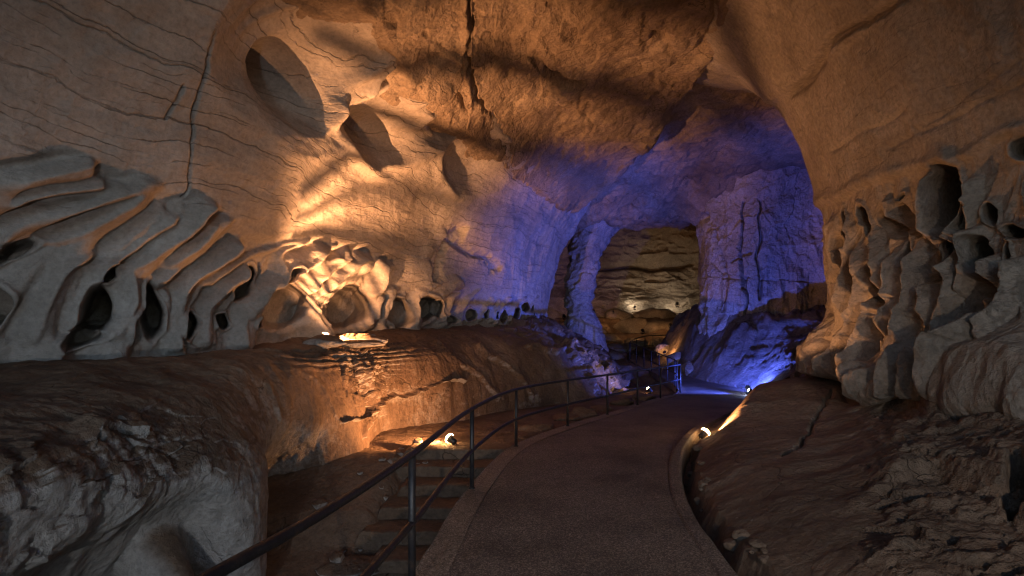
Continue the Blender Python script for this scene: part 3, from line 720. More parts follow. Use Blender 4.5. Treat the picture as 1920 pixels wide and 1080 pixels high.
    fm = np.where(V[:, 1] > 16.5)[0]; d[fm] += far[fm]*(.30*facets(Vf[fm], .9, 4) + .10*facets(Vf[fm], 2.4, 6))
    d += 0.012*fbm(Vf, 8.0, 3, 98)
    V = V + n*d[:, None]
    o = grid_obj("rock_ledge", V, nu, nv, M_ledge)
    tag(o, "long brown water-worn rock ledge rounding over below the left cave wall", "rock ledge")
ledge()

# ------------------------------------------------------------------ path edges
LE = [(-2.4, -4.0, 0), (-1.75, -1.0, 0), (-1.25, 1.5, 0), (-1.02, 2.65, 0), (-.78, 4.2, 0), (-.55, 6.6, 0), (.0, 9.3, 0), (1.12, 11.5, 0), (2.3, 13.3, 0), (3.5, 15.3, 0), (4.66, 17.1, 0),
      (5.8, 18.7, .02), (6.35, 20.8, .1), (6.62, 24.0, .27), (6.65, 27.0, .5), (6.6, 30.0, .76), (7.2, 32.5, 1.0)]
RE = [(1.2, -4.0, 0), (1.45, -1.0, 0), (1.55, 1.5, 0), (1.58, 2.65, 0), (1.62, 4.2, 0), (1.86, 6.2, 0), (2.5, 8.4, 0), (3.5, 10.6, 0), (4.85, 12.7, 0), (6.3, 14.7, 0), (7.6, 16.6, 0),
      (8.4, 18.4, .02), (8.5, 20.2, .08), (7.9, 22.6, .22), (7.6, 26.0, .42), (7.7, 30.0, .76), (9.0, 32.5, 1.0)]

def path():
    n = 260; k = np.arange(len(LE)); x = np.linspace(0, len(LE)-1, n)
    L = catmull(k, np.array(LE, float), x); R = catmull(k, np.array(RE, float), x)
    W = R - L; W[:, 2] = 0; W /= np.linalg.norm(W, axis=1, keepdims=True)
    m = 40
    f = np.linspace(0, 1, m)
    Lp = L + W*0.26; Rp = R
    V = (Lp[:, None]*(1-f)[None, :, None] + Rp[:, None]*f[None, :, None]).reshape(-1, 3)
    V[:, 2] += 0.010*fbm(V.astype(F32), (.8, .8, 1), 3, 2)
    struct(grid_obj("walkway", V, n, m, M_path, flip=True))
    # left border: flush pale band with a retaining face down to the gully
    prof = [(0.26, .006), (0.02, .012), (0.0, -0.01), (-0.01, -0.3), (-0.02, -0.8), (-0.05, -1.7)]
    rows = []
    fine = catmull(np.arange(len(prof)), np.array(prof), np.concatenate([np.linspace(0, 1, 8, endpoint=False), np.linspace(1, 2, 5, endpoint=False), np.linspace(2, 5, 30)]))
    V = np.stack([L + W*a + np.array([0, 0, b]) for a, b in fine], 1)
    nb = V.shape[1]; V = V.reshape(-1, 3); Vf = V.astype(F32)
    edge = np.tile(np.exp(-(np.arange(nb) - 9.0)**2/60), n)
    V[:, :2] += np.repeat(W[:, :2], nb, 0)*(edge*0.018*fbm(Vf, 3.0, 4, 4))[:, None]
    struct(grid_obj("kerb_strip", V, n, nb, M_kerb))
    # right kerb: low raised concrete rim with an outer face
    s0, s1 = int(n*0.05), int(n*0.74)
    prof = [(0.0, -.05), (0.0, .045), (.03, .07), (.15, .07), (.18, .04), (.2, -.6)]
    fine = np.concatenate([np.array(prof[i])[None]*(1-t)[:, None] + np.array(prof[i+1])[None]*t[:, None] for i in range(5) for t in [np.linspace(0, 1, 6, endpoint=False)]] + [np.array(prof[-1])[None]])
    V = np.stack([R[s0:s1] + W[s0:s1]*a + np.array([0, 0, b]) for a, b in fine], 1); nb = V.shape[1]; V = V.reshape(-1, 3); Vf = V.astype(F32)
    ky = V[:, 1]; low = 1 - sstep(7.0, 8.6, ky); V[:, 2] = np.where(V[:, 2] > np.repeat(R[s0:s1, 2], nb) - .06, V[:, 2] - .058*low, V[:, 2]); V[:, 2] += 0.015*fbm(Vf, 2.2, 4, 6); V[:, :2] += 0.012*np.stack([fbm(Vf, 4., 3, 7), fbm(Vf, 4., 3, 8)], 1)
    struct(grid_obj("kerb", V, s1-s0, nb, M_path, flip=True))
    return L, R
PL, PR = path()

def side_of_path(x, y):
    """signed distance right of the right edge (positive) using the dense edge line"""
    d = np.full(x.shape, 1e9); s = np.zeros(x.shape); zz = np.zeros(x.shape)
    for i in range(0, len(PR)-4, 4):
        a, b = PR[i], PR[i+4]
        dx, dy = b[0]-a[0], b[1]-a[1]; L2 = dx*dx+dy*dy
        t = np.clip(((x-a[0])*dx + (y-a[1])*dy)/L2, 0, 1)
        q = np.hypot(x-a[0]-t*dx, y-a[1]-t*dy)
        sg = np.sign((x-a[0])*dy - (y-a[1])*dx)
        m = q < d
        d = np.where(m, q, d); s = np.where(m, sg, s); zz = np.where(m, a[2] + t*(b[2]-a[2]), zz)
    return d*s, zz

# ------------------------------------------------------------------ right terrace
def terrace():
    ys = np.concatenate([np.linspace(-5, 2.5, 40, endpoint=False), np.linspace(2.5, 9, 420, endpoint=False), np.linspace(9, 14.2, 200)])
    fr = np.linspace(0, 1, 420)
    rx = np.interp(ys, PR[:, 1], PR[:, 0]) + 0.17
    xr = np.full(len(ys), 8.6)
    X = rx[:, None] + (xr - rx)[:, None]*fr[None]**1.15; Y = np.broadcast_to(ys[:, None], X.shape)
    nu, nv = X.shape; x, y = X.ravel().astype(float), Y.ravel().astype(float)
    P = np.stack([x, y, np.zeros_like(x)], 1).astype(F32)
    e = x - np.repeat(rx, nv)
    e = e + 0.08*fbm(P, 1.5, 3, 3)
    gut = sstep(0.30, 0.10, e + 0.06*fbm(P, 4, 3, 4))*sstep(2, 3, y)*(1 - sstep(9.4, 10.2, y))
    z = 0.02 + 0.20*sstep(0.12, 0.9, e) + 0.17*np.clip(e - 0.3, 0, 9)
    # the far nose of the terrace stands up steeply beside the path
    nose = sstep(9.0, 11.2, y)
    z += nose*(0.55*sstep(0.35, 1.15, e) )
    z = z - nose*0.11*np.clip(e - 1.6, 0, 9)
    z *= 1 - 0.85*sstep(12.4, 13.6, y + 0.3*fbm(P, .8, 2, 5))
    z -= 0.32*gut
    V0 = np.stack([x, y, z], 1); u, v = to_pixel(V0)
    wu = u + 14*fbm(P, 1.3, 4, 6); wv_ = v + 9*fbm(P, 1.3, 4, 7)
    vis = u > 900
    # stepped slabs at the right
    def shelf(line, w, hgt):
        a = catmull([p[0] for p in line], [p[1] for p in line], np.clip(wu, line[0][0], line[-1][0]))
        m = sstep(line[0][0]-70, line[0][0]+110, wu)
        return hgt*m*sstep(w, -w, wv_ - a)*vis
    z += shelf([(1640, 770), (1700, 800), (1750, 815), (1800, 800), (1920, 820), (2100, 840)], 8, .16)
    z += shelf([(1600, 950), (1640, 940), (1760, 900), (1800, 915), (1900, 935), (2100, 960)], 9, .17)
    z += shelf([(1820, 955), (1870, 960), (1950, 990), (2100, 1010)], 7, .12)
    r = ell(wu, wv_, 1690, 795, 52, 17, 12); z -= 0.16*sstep(1.1, .7, r)*vis
    r = ell(wu, wv_, 1905, 930, 26, 40, 10); z -= 0.3*sstep(1.2, .6, r)*vis
    dd, _ = seg_dist(u + 12*fbm(P, 3, 4, 21, .6), v + 8*fbm(P, 3, 4, 22, .6), [(1560, 735), (1541, 765), (1522, 790), (1502, 830), (1470, 850)]); z -= 0.14*np.exp(-(dd/2.8)**2)*vis
    dd, _ = seg_dist(wu, wv_, [(1590, 745), (1700, 760), (1760, 775), (1800, 800), (1920, 815)]); z -= 0.12*np.exp(-(dd/12)**2)*vis
    z += 0.10*fbm(P, 0.7, 3, 8) + 0.045*fbm(P, (1.6, 2.6, 1), 4, 9)
    rr = sstep(1560, 1700, u)
    z += rr*(0.05*fbm(P, (1.8, 3.2, 1), 5, 10, 0.6, True)) + 0.010*fbm(P, 7, 4, 11, .6)
    z += rr*(.07*facets(np.stack([x, y*1.6, z], 1).astype(F32), 1.5, 6) + .03*facets(np.stack([x, y*1.8, z], 1).astype(F32), 4.2, 7))
    q = (z + 0.05*fbm(P, .9, 3, 12))*11
    z += rr*0.03*(sstep(.3, .6, q - np.floor(q)) - .5)
    V = np.stack([x, y, z], 1)
    o = grid_obj("rock_terrace", V, nu, nv, M_terr)
    tag(o, "sloping brown rock terrace between the path and the pocketed right buttress", "rock terrace")
terrace()

# ------------------------------------------------------------------ cave floor (gully, under the path, far chamber)
def floor_z(y):
    return catmull([-6, 4, 5.5, 6.8, 8, 9.4, 10.6, 12, 14, 18, 22, 26, 31, 36, 40, 46, 50], [-1.5, -1.4, -1.3, -1.12, -.85, -.42, -.16, -.14, -.14, -.18, -.1, .25, .75, 1.5, 2.7, 4.7, 5.2], y)

def floor():
    ys = np.concatenate([np.linspace(-6, 4, 30, endpoint=False), np.linspace(4, 16, 420, endpoint=False), np.linspace(16, 30, 160, endpoint=False), np.linspace(30, 49, 150)])
    xs = np.concatenate([np.linspace(-14, -5, 20, endpoint=False), np.linspace(-5, 6, 300, endpoint=False), np.linspace(6, 26, 200)])
    X, Y = np.meshgrid(xs, ys, indexing='ij'); nu, nv = X.shape
    x, y = X.ravel(), Y.ravel(); P = np.stack([x, y, np.zeros_like(x)], 1).astype(F32)
    z = floor_z(y)
    near = sstep(16, 12, y)
    z += near*(0.09*fbm(P, 0.8, 4, 3) + 0.025*fbm(P, 3.5, 4, 4, .55, True))
    # landing left of the steps is a little higher, ending in a broken edge
    ld = sstep(-1.85, -2.15, x + 0.25*fbm(P, 1.5, 3, 5))*sstep(7.2, 7.8, y)*sstep(10.5, 9.4, y)
    z += ld*0.26
    far = sstep(17, 24, y)
    z += far*(0.30*fbm(P, .35, 4, 6) + 0.20*fbm(P, 1.0, 4, 7, .55, True))
    q = z*2.2 + 0.3*fbm(P, .4, 3, 8)
    z += sstep(30, 34, y)*0.25*(sstep(.3, .6, q - np.floor(q)) - .5)
    # keep the ground under the walkway and its apron
    lx = np.interp(y, PL[:, 1], PL[:, 0]); rx = np.interp(y, PR[:, 1], PR[:, 0])
    pz = np.interp(y, PL[:, 1], PL[:, 2])
    inside = (x > lx - 0.15) & (x < rx + 0.6) & (y < 33)
    z = np.where(inside, np.minimum(z, pz - 0.25), z)
    struct(grid_obj("cave_floor", np.stack([x, y, z], 1), nu, nv, M_floor, flip=False))
floor()

# ------------------------------------------------------------------ blue slope, blue column, far pillar, back wall
def slope():
    xs = np.linspace(6.4, 26, 260); ys = np.linspace(12.5, 32, 260)
    X, Y = np.meshgrid(xs, ys, indexing='ij'); nu, nv = X.shape
    x, y = X.ravel(), Y.ravel(); P = np.stack([x, y, np.zeros_like(x)], 1).astype(F32)
    e, pz = side_of_path(x, y)
    z = pz - 0.10 + 2.75*sstep(-0.1, 1, e/np.interp(y, [17, 21, 25], [4.8, 3.4, 2.0]))**0.85 + 0.22*np.clip(e - 4.6, 0, 9)
    z = np.where(e < 0.05, pz - 0.3, z)
    env = sstep(0.05, 1.2, e)
    dirn = np.stack([x*1.0 - y*.6, y*1.0 + x*.6, 0*x], 1).astype(F32)
    z += env*(0.35*fbm(P, .45, 3, 13) + 0.22*fbm(dirn, (1.1, .5, 1), 4, 14, .55, True) + 0.08*fbm(P, 2.2, 4, 15, .6, True))
    z += env*(.30*facets(dirn, (.9, .45, 1), 4) + .10*facets(P, 2.0, 5))
    q = z*2.6 + .5*fbm(P, .6, 3, 16)
    z += env*0.05*(sstep(.3, .55, q - np.floor(q)) - .5)
    o = grid_obj("rock_slope", np.stack([x, y, z], 1), nu, nv, M_slope, flip=False)
    tag(o, "blue lit rubble slope beyond the bend of the path", "rock slope")
slope()

def swept(name, plan, dens, zs, off, mat, disp, flip, left=True, sm=15):
    plan = np.array(plan, float)
    ks = np.concatenate([np.linspace(i, i+1, d, endpoint=False) for i, d in enumerate(dens)] + [[len(plan)-1]])
    S = catmull(np.arange(len(plan)), plan, ks); nu = len(ks); nv = len(zs)
    T = np.gradient(S, axis=0); T /= np.linalg.norm(T, axis=1, keepdims=True)
    N = np.stack([-T[:, 1], T[:, 0]], 1)*(1 if left else -1)
    Np = np.pad(N, ((sm, sm), (0, 0)), mode='edge'); N = np.stack([np.convolve(Np[:, i], np.ones(2*sm+1)/(2*sm+1), 'valid') for i in (0, 1)], 1)
    N /= np.linalg.norm(N, axis=1, keepdims=True)
    X = S[:, 0:1] + N[:, 0:1]*off[None]; Y = S[:, 1:2] + N[:, 1:2]*off[None]; Z = np.broadcast_to(zs[None], X.shape)
    V = np.stack([X, Y, Z], -1).reshape(-1, 3); n = np.concatenate([np.repeat(N[:, None], nv, 1), np.zeros((nu, nv, 1))], -1).reshape(-1, 3)
    d = disp(V, V.astype(F32))
    return grid_obj(name, V + n*d[:, None], nu, nv, mat, flip=flip)

def column_disp(V, Vf):
    u, v = to_pixel(V)
    fl = np.stack([V[:, 0], V[:, 1], V[:, 2]*0.22], 1).astype(F32)
    low = sstep(5.4, 4.2, V[:, 2] + .4*fbm(Vf, .6, 2, 3))
    d = 0.22*fbm(Vf, (.5, .5, .2), 3, 101) + 0.16*fbm(Vf, (1.2, 1.2, .8), 4, 102, .55, True)
    d += low*(0.34*fbm(fl, (1.1, 1.1, 1), 3, 103, .5, True)) - 0.12*low
    for pts, w, dep in [([(1391, 380), (1393, 450), (1392, 540)], 3.5, .45), ([(1425, 380), (1424, 560)], 4, .45), ([(1396, 520), (1397, 560), (1394, 590)], 4, .6), ([(1330, 400), (1350, 470), (1365, 520)], 5, .3),
                        ([(1330, 520), (1400, 522), (1530, 530)], 2, .10), ([(1375, 490), (1395, 478), (1412, 474)], 3, .3)]:
        dd, tt = seg_dist(u + 11*fbm(Vf, 1.1, 4, 9, .6), v + 8*fbm(Vf, 1.1, 4, 10, .6), pts); d -= dep*np.exp(-(dd/(w*(.4 + 1.1*np.abs(vnoise(Vf, 1.0, 12)))))**2)
    return d + 0.03*fbm(Vf, 3.5, 4, 105) + .13*facets(Vf, (.9, .9, .6), 8) + .05*facets(Vf, 2.6, 9)
zs = np.linspace(0.0, 10.2, 330)
o = swept("rock_column", [(24, 21.5), (17, 22.0), (13.5, 22.8), (11, 23.3), (9.75, 24.2), (9.3, 25.6), (9.6, 27.5), (11.5, 29.5), (16, 31), (26, 32)], [10, 60, 90, 110, 110, 60, 20, 10, 6], zs,
      catmull([0.0, 2.2, 2.9, 4, 5.5, 7, 8.2, 10.2], [.5, .35, .12, -.05, -.1, -.08, .0, .9], zs), M_blue, column_disp, True, left=True)
tag(o, "broad blue lit rock column standing beyond the bend, creased and fluted at its foot", "rock column")

def pillar():
    zs = np.linspace(0.2, 9.6, 220); a = np.linspace(0, 2*np.pi, 181)
    cx = catmull([0, 1.5, 3, 5, 7, 8, 9.6], [4.15, 4.0, 3.85, 3.85, 4.2, 4.5, 5.0], zs); rx = catmull([0, 1.5, 2.6, 3.5, 5, 6.5, 7.6, 8.4, 9.6], [1.35, 1.15, .95, .72, .72, .82, 1.05, 1.5, 2.4], zs)
    A, Zg = np.meshgrid(a, zs, indexing='ij')
    V = np.stack([cx[None] + rx[None]*np.cos(A), 30.0 + 1.3*rx[None]*np.sin(A), Zg], -1).reshape(-1, 3)
    n = np.stack([np.cos(A), np.sin(A), 0*A], -1).reshape(-1, 3)
    n[-220:] = n[:220]; V[-220:] = V[:220]
    Vf = V.astype(F32)
    d = 0.20*fbm(Vf, .7, 3, 111) + 0.16*fbm(Vf, (1.1, 1.1, 1.6), 4, 112, .55, True) + 0.05*fbm(Vf, 4, 3, 113) + .16*facets(Vf, 1.3, 3)
    o = grid_obj("rock_pillar", V + n*d[:, None], len(a), len(zs), M_blue, flip=False)
    tag(o, "slender rock pillar flaring into the ceiling between the blue wall and the far chamber", "rock pillar")
pillar()

def back_disp(V, Vf):
    q = (V[:, 2] + .35*fbm(Vf, (.15, .15, .3), 3, 121))*0.62
    s = q - np.floor(q)
    d = 0.06*(sstep(0.05, 0.25, s) - sstep(.8, 1.0, s)) + 0.9*fbm(Vf, (.16, .16, .4), 3, 122) + 0.22*fbm(Vf, (.5, .5, 1.6), 4, 123, .55, True)
    u, v = to_pixel(V)
    dd, _ = seg_dist(u + 6*fbm(Vf, .8, 3, 5), v + 6*fbm(Vf, .8, 3, 6), [(1120, 503), (1180, 500), (1215, 508), (1300, 497)])
    d += .22*facets(Vf, (.45, .45, .9), 3) + .08*facets(Vf, (1.2, 1.2, 2.2), 4)
    return d + 0.5*sstep(6.0, 5.2, V[:, 2]) - .5*np.exp(-(dd/4)**2)
zs = np.linspace(-1, 14, 260)
o = swept("back_wall", [(-16, 29.5), (-8, 37), (0, 42.5), (6, 44.5), (12, 45.5), (18, 44), (23, 38), (26, 28), (27, 12)], [10, 40, 90, 120, 120, 60, 20, 10], zs,
      catmull([-1, 4, 5.5, 8, 10, 12, 14], [1.0, .9, .2, .3, 1.2, 2.6, 5.0], zs), M_far, back_disp, True, left=False)
struct(o)

# ------------------------------------------------------------------ stone steps
def steps():
    root = thing("stone_steps", "worn stone steps descending beside the path below the railing", "steps", (-1.1, 8.0, -1.2))
    for k in range(7):
        zt = -0.10 - 0.17*k; yf = 9.55 - 0.55*k
        n1, n2 = 60, 26
        lx = np.interp(yf, PL[:, 1], PL[:, 0])
        x0, x1 = -2.1 - 0.2*math.sin(k*2.1), lx + 0.12
        g = bmesh.new()
        prof = []  # tread back -> nose -> riser foot
        for j in range(n2):
            t = j/(n2-1)
            if t < .55: prof.append((0.75*(1 - t/.55), 0.0))
            elif t < .66: a = (t-.55)/.11*math.pi/2; prof.append((-0.03*math.sin(a), -0.03*(1-math.cos(a))))
            else: prof.append((-0.03 + 0.02*(t-.66)/.34, -0.03 - 0.5*(t-.66)/.34))
        V = np.array([[(x0 + (x1-x0)*i/(n1-1), yf + p[0], zt + p[1]) for p in prof] for i in range(n1)]).reshape(-1, 3)
        Vf = V.astype(F32)
        V[:, 1] += 0.06*fbm(Vf, 1.7, 3, 131+k) + .02*fbm(Vf, 7, 3, 5); V[:, 2] += 0.025*fbm(Vf, 2.5, 4, 141+k) + .008*fbm(Vf, 9, 3, 6)
        ends = np.repeat(np.linspace(0, 1, n1), n2); V[:, 2] -= .35*sstep(.10, 0, ends + .03*fbm(Vf, 3, 2, 9))
        V -= np.array(root.location)
        grid_obj("step", V, n1, n2, M_floor, root, flip=True)
    g.free()
steps()

# ------------------------------------------------------------------ railings
def catm3(pts, n):
    k = np.arange(len(pts)); return [tuple(p) for p in catmull(k, np.array(pts, float), np.linspace(0, len(pts)-1, n))]

def railing(name, label, foot, posts, h_top, h_mid, r, r_post, group=None):
    root = thing(name, label, "railing", foot[0], group=group)
    o0 = Vector(foot[0])
    line = catm3(foot, 18*(len(foot)-1)+1)
    for nm, hh in (("top_rail", h_top), ("mid_rail", h_mid)):
        bm = tube_bm([Vector(p) - o0 + Vector((0, 0, hh)) for p in line], r, 12)
        bm_obj(nm, bm, M_metal, root)
    for p in posts:
        q = Vector(p) - o0
        bm = tube_bm([q + Vector((0, 0, -0.06)), q + Vector((0, 0, h_top*0.5)), q + Vector((0, 0, h_top - r*0.5))], r_post, 10)
        c = lathe_bm([(r_post*1.0, -.005), (r_post*1.5, 0.0), (r_post*1.45, .012), (r_post*1.02, .016)], 12)
        bmesh.ops.translate(c, verts=c.verts, vec=q + Vector((0, 0, .012)))
        tmp = bpy.data.meshes.new("t"); c.to_mesh(tmp); c.free(); bm.from_mesh(tmp); bpy.data.meshes.remove(tmp)
        bm_obj("post", bm, M_metal, root)
    return root

near_foot = [(-1.65, -1.0, 0), (-1.18, 1.5, 0), (-.93, 2.65, 0), (-.75, 4.0, 0), (-.5, 6.65, 0), (.07, 9.3, 0), (1.2, 11.5, 0), (2.38, 13.3, 0), (3.6, 15.3, 0), (4.76, 17.1, 0), (5.9, 18.7, 0.02)]
railing("railing", "long dark steel railing curving along the near left edge of the path", near_foot, near_foot[1:2] + near_foot[3:], 1.0, .48, .026, .028)
far_foot = [(5.85, 18.95, .02), (6.35, 20.8, .1), (6.62, 24.0, .27), (6.68, 27.0, .5), (6.6, 30.0, .76)]
fl = catm3(far_foot, 9)
railing("railing", "short dark railing climbing away from the bend toward the far chamber", far_foot, fl[1:], 1.0, .48, .026, .028)
end_foot = [(6.75, 30.4, .8), (7.6, 32.6, 1.0), (8.6, 34.5, 1.15), (9.4, 35.6, 1.2), (11.2, 36.4, 1.25)]
railing("railing", "farthest thin railing with a square turn among the dim boulders", end_foot, [end_foot[0], end_foot[1], end_foot[2], end_foot[3]], 1.0, .35, .03, .03)

# ------------------------------------------------------------------ boulders and small rocks
def rock_mesh(seed, res=3, flat=0.6, amp=0.35):
    bm = bmesh.new(); bmesh.ops.create_icosphere(bm, subdivisions=res, radius=1.0)
    P = np.array([v.co[:] for v in bm.verts], F32)
    d = 1 + amp*fbm(P, 1.1, 3, seed) + .10*fbm(P, 3.0, 3, seed+5, .55, True)
    ax = np.random.default_rng(seed).normal(size=(7, 3)); ax /= np.linalg.norm(ax, axis=1, keepdims=True)
    Q = P*d[:, None]
    for a in ax:   # broken facets
        s = Q @ a.astype(F32); over = np.clip(s - 0.72, 0, 9); Q = Q - (over*0.85)[:, None]*a.astype(F32)
    Q[:, 2] *= flat
    for v, c in zip(bm.verts, Q): v.co = c.tolist()
    return bm

def rock(name, label, cat, loc, size, seed, mat, rz=0, flat=.6, group=None, res=4):
    bm = rock_mesh(seed, res, flat); bmesh.ops.scale(bm, vec=Vector(size), verts=bm.verts)
    o = bm_obj(name, bm, mat); o.location = loc; o.rotation_euler = (0, 0, rz)
    return tag(o, label, cat, group)

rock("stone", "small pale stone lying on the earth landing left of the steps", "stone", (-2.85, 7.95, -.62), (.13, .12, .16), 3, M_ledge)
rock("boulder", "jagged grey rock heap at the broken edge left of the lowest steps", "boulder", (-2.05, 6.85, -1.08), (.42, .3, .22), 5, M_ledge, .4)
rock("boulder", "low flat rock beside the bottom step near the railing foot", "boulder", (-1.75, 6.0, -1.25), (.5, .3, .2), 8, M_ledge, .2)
for k, (u, v, Y, s, fl_) in enumerate([(1010, 790, 11.8, .5, .35), (1090, 772, 14.2, .55, .4), (1128, 765, 15.5, .42, .4), (1060, 775, 13.6, .4, .35), (1165, 752, 17.0, .4, .5), (1205, 742, 18.4, .5, .4), (985, 800, 11.0, .35, .35)]):
    p = from_pixel(u, v, Y)
    rock("boulder", ["flat pale boulder behind the railing where the gully narrows", "rounded boulder in the warm light below the blue ledge", "pale boulder beneath the fifth railing post",
                     "low boulder half buried in the gully below the ledge", "boulder below the foot of the blue ledge", "rock beside the glowing lamp under the railing end", "low worn boulder at the head of the steps"][k],
         "boulder", (p[0], p[1], -.15), (s, s*.8, s), 20+k, M_floor, k*.9, fl_)
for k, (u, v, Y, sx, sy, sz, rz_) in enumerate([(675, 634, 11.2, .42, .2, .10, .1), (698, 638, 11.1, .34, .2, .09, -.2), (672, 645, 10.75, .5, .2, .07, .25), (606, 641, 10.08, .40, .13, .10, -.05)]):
    p = from_pixel(u, v, Y)
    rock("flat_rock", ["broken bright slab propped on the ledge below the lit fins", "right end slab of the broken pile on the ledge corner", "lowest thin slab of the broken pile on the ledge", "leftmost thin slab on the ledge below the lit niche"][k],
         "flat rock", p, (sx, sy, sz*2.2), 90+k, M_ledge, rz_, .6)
# far chamber boulders
spots = [(1180, 600, 40, 1.6, .5), (1145, 610, 37, 1.1, .45), (1225, 605, 40, 1.5, .4), (1270, 600, 40, 1.6, .45), (1290, 590, 42, 1.2, .5), (1120, 600, 39, 1.0, .5), (1165, 625, 34, 1.1, .4), (1215, 588, 43, 1.4, .45),
         (1150, 640, 31, .9, .4), (1190, 618, 36, 1.2, .4), (1240, 622, 36, 1.1, .4), (1275, 625, 35, 1.2, .45), (1245, 590, 43, 1.3, .5), (1160, 588, 43, 1.2, .5), (1300, 610, 37, 1.0, .5), (1045, 596, 36, 1.1, .5), (1060, 605, 34, .8, .5)]
for k, (u, v, Y, s, fl_) in enumerate(spots):
    p = from_pixel(u, v, Y)
    rock("boulder", "dim brown boulder among the rubble on the far chamber floor", "boulder", (p[0], p[1], floor_z(np.array([Y]))[0] + .1), (s*rnd.uniform(.8, 1.3), s*rnd.uniform(.7, 1), s), 40+k, M_far, rnd.uniform(0, 3), fl_, "boulders in the far chamber", 3)
for k, (u, v, Y, s) in enumerate([(1245, 668, 26, .55), (1262, 688, 24.5, .5), (1275, 692, 24, .45), (1236, 655, 28, .5)]):
    p = from_pixel(u, v, Y)
    rock("boulder", ["rock lit orange beside the climbing railing", "rounded rock at the back edge of the path by the bend", "low rock right of the bend's corner post", "small rock by the orange lamp beyond the bend"][k], "boulder",
         (max(p[0], 8.1 if k < 3 else 8.0), p[1], p[2]-.1), (s, s, s), 70+k, M_blue, k, .7)

# loose stones: on the landing left of the steps, and along the gutter right of the path
bpy.context.view_layer.update(); dg = bpy.context.evaluated_depsgraph_get()
def drop(x, y, z0=0.9):
    ok, p, *_ = sc.ray_cast(dg, Vector((x, y, z0)), Vector((0, 0, -1)))
    return p.z if ok else 0.0
for k in range(26):
    y = rnd.uniform(5.2, 11.0); x = rnd.uniform(-2.9, -1.7) if k % 3 else rnd.uniform(-2.3, -1.9)
    if y > 9.2: x = rnd.uniform(-2.3, -1.2)
    s = rnd.choice([.03, .04, .05, .07, .11])*rnd.uniform(.8, 1.3)
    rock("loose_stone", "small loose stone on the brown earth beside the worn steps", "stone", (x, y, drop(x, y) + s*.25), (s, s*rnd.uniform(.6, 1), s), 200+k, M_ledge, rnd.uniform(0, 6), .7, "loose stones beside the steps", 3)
for k in range(22):
    y = rnd.uniform(4.2, 9.6); x = float(np.interp(y, PR[:, 1], PR[:, 0])) + rnd.uniform(.24, .5)
    s = rnd.choice([.025, .035, .05, .08])*rnd.uniform(.8, 1.3)
    rock("loose_stone", "small loose stone in the dark gutter between the path and the right terrace", "stone", (x, y, drop(x, y) + s*.2), (s, s*rnd.uniform(.6, 1), s), 240+k, M_terr, rnd.uniform(0, 6), .6, "loose stones in the gutter", 3)

# ------------------------------------------------------------------ floodlights
def floodlight(label, loc, aim, glow, colour, watts, cone=80, blend=.6, size=1.0, radius=.03, group="small floodlights on the cave floor", lens_r=.055, stand=0.0):
    foot = loc; loc = (loc[0], loc[1], loc[2] + stand)
    root = thing("floodlight", label, "floodlight", loc, group=group)
    d = (Vector(aim) - Vector(loc)).normalized(); q = d.to_track_quat('Z', 'Y').to_matrix().to_4x4()
    c = Vector((0, 0, .11*size))
    bm = lathe_bm([(.03, -.09), (.045, -.08), (.05, -.02), (.066, .03), (.068, .045), (.058, .045)], 20)
    bmesh.ops.scale(bm, vec=(size, size, size), verts=bm.verts); bmesh.ops.transform(bm, matrix=Matrix.Translation(c) @ q, verts=bm.verts)
    bm_obj("housing", bm, M_metal, root)
    lr = lens_r
    bm = lathe_bm([(lr, .035), (lr*.97, .048), (lr*.8, .066), (lr*.45, .08), (.002, .085)], 20)
    bmesh.ops.scale(bm, vec=(size, size, size), verts=bm.verts); bmesh.ops.transform(bm, matrix=Matrix.Translation(c) @ q, verts=bm.verts)
    bm_obj("lens", bm, glow, root)
    bm = tube_bm([(-.075*size, 0, .11*size), (-.075*size, 0, .03*size), (-.04*size, 0, .012*size), (.04*size, 0, .012*size), (.075*size, 0, .03*size), (.075*size, 0, .11*size)], .008*size, 8)
    bm_obj("bracket", bm, M_metal, root)
    bm = lathe_bm([(.06*size, -.03*size - stand), (.06*size, .008*size - stand), (.018*size, .014*size - stand), (.018*size, .008*size)], 16) if stand else lathe_bm([(.06*size, -.03*size), (.06*size, .008*size), (.05*size, .014*size)], 16); bm_obj("base_plate", bm, M_metal, root)
    if watts:
        L = bpy.data.lights.new("spot", 'SPOT'); L.energy = watts; L.color = colour; L.spot_size = math.radians(cone); L.spot_blend = blend; L.shadow_soft_size = radius
        lo = bpy.data.objects.new("spot", L); sc.collection.objects.link(lo); lo.parent = root
        lo.location = c + d*.12*size; lo.rotation_euler = d.to_track_quat('-Z', 'Y').to_euler()
    return root

def bars(root, loc, aim, size):
    """the guard of upright bars in front of a floodlight's lens"""
    d = (Vector(aim) - Vector(loc)).normalized(); q = d.to_track_quat('Z', 'Y').to_matrix()
    for off, w in ((-.215, .012), (-.18, .008), (-.152, .006), (-.122, .010), (-.09, .006), (-.06, .010), (-.03, .005), (.0, .008), (.05, .009), (.11, .012)):
        bm = bmesh.new(); bmesh.ops.create_cube(bm, size=1.0)
        bmesh.ops.scale(bm, vec=(w*.84, .15, .002), verts=bm.verts)
        bmesh.ops.bevel(bm, geom=bm.edges[:], offset=.0004, segments=1, affect='EDGES')
        # the long side of each bar stands in the upright plane of the beam
        side = d.cross(Vector((0, 0, 1))).normalized(); up = side.cross(d).normalized()
        M = Matrix((side, up, d)).transposed()
        for v in bm.verts: v.co = M @ (v.co + Vector((off*.42, 0, .063))) + Vector((0, 0, .11*size)) + d*.12*size
        bm_obj("gobo_bar", bm, M_metal, root, smooth=False)

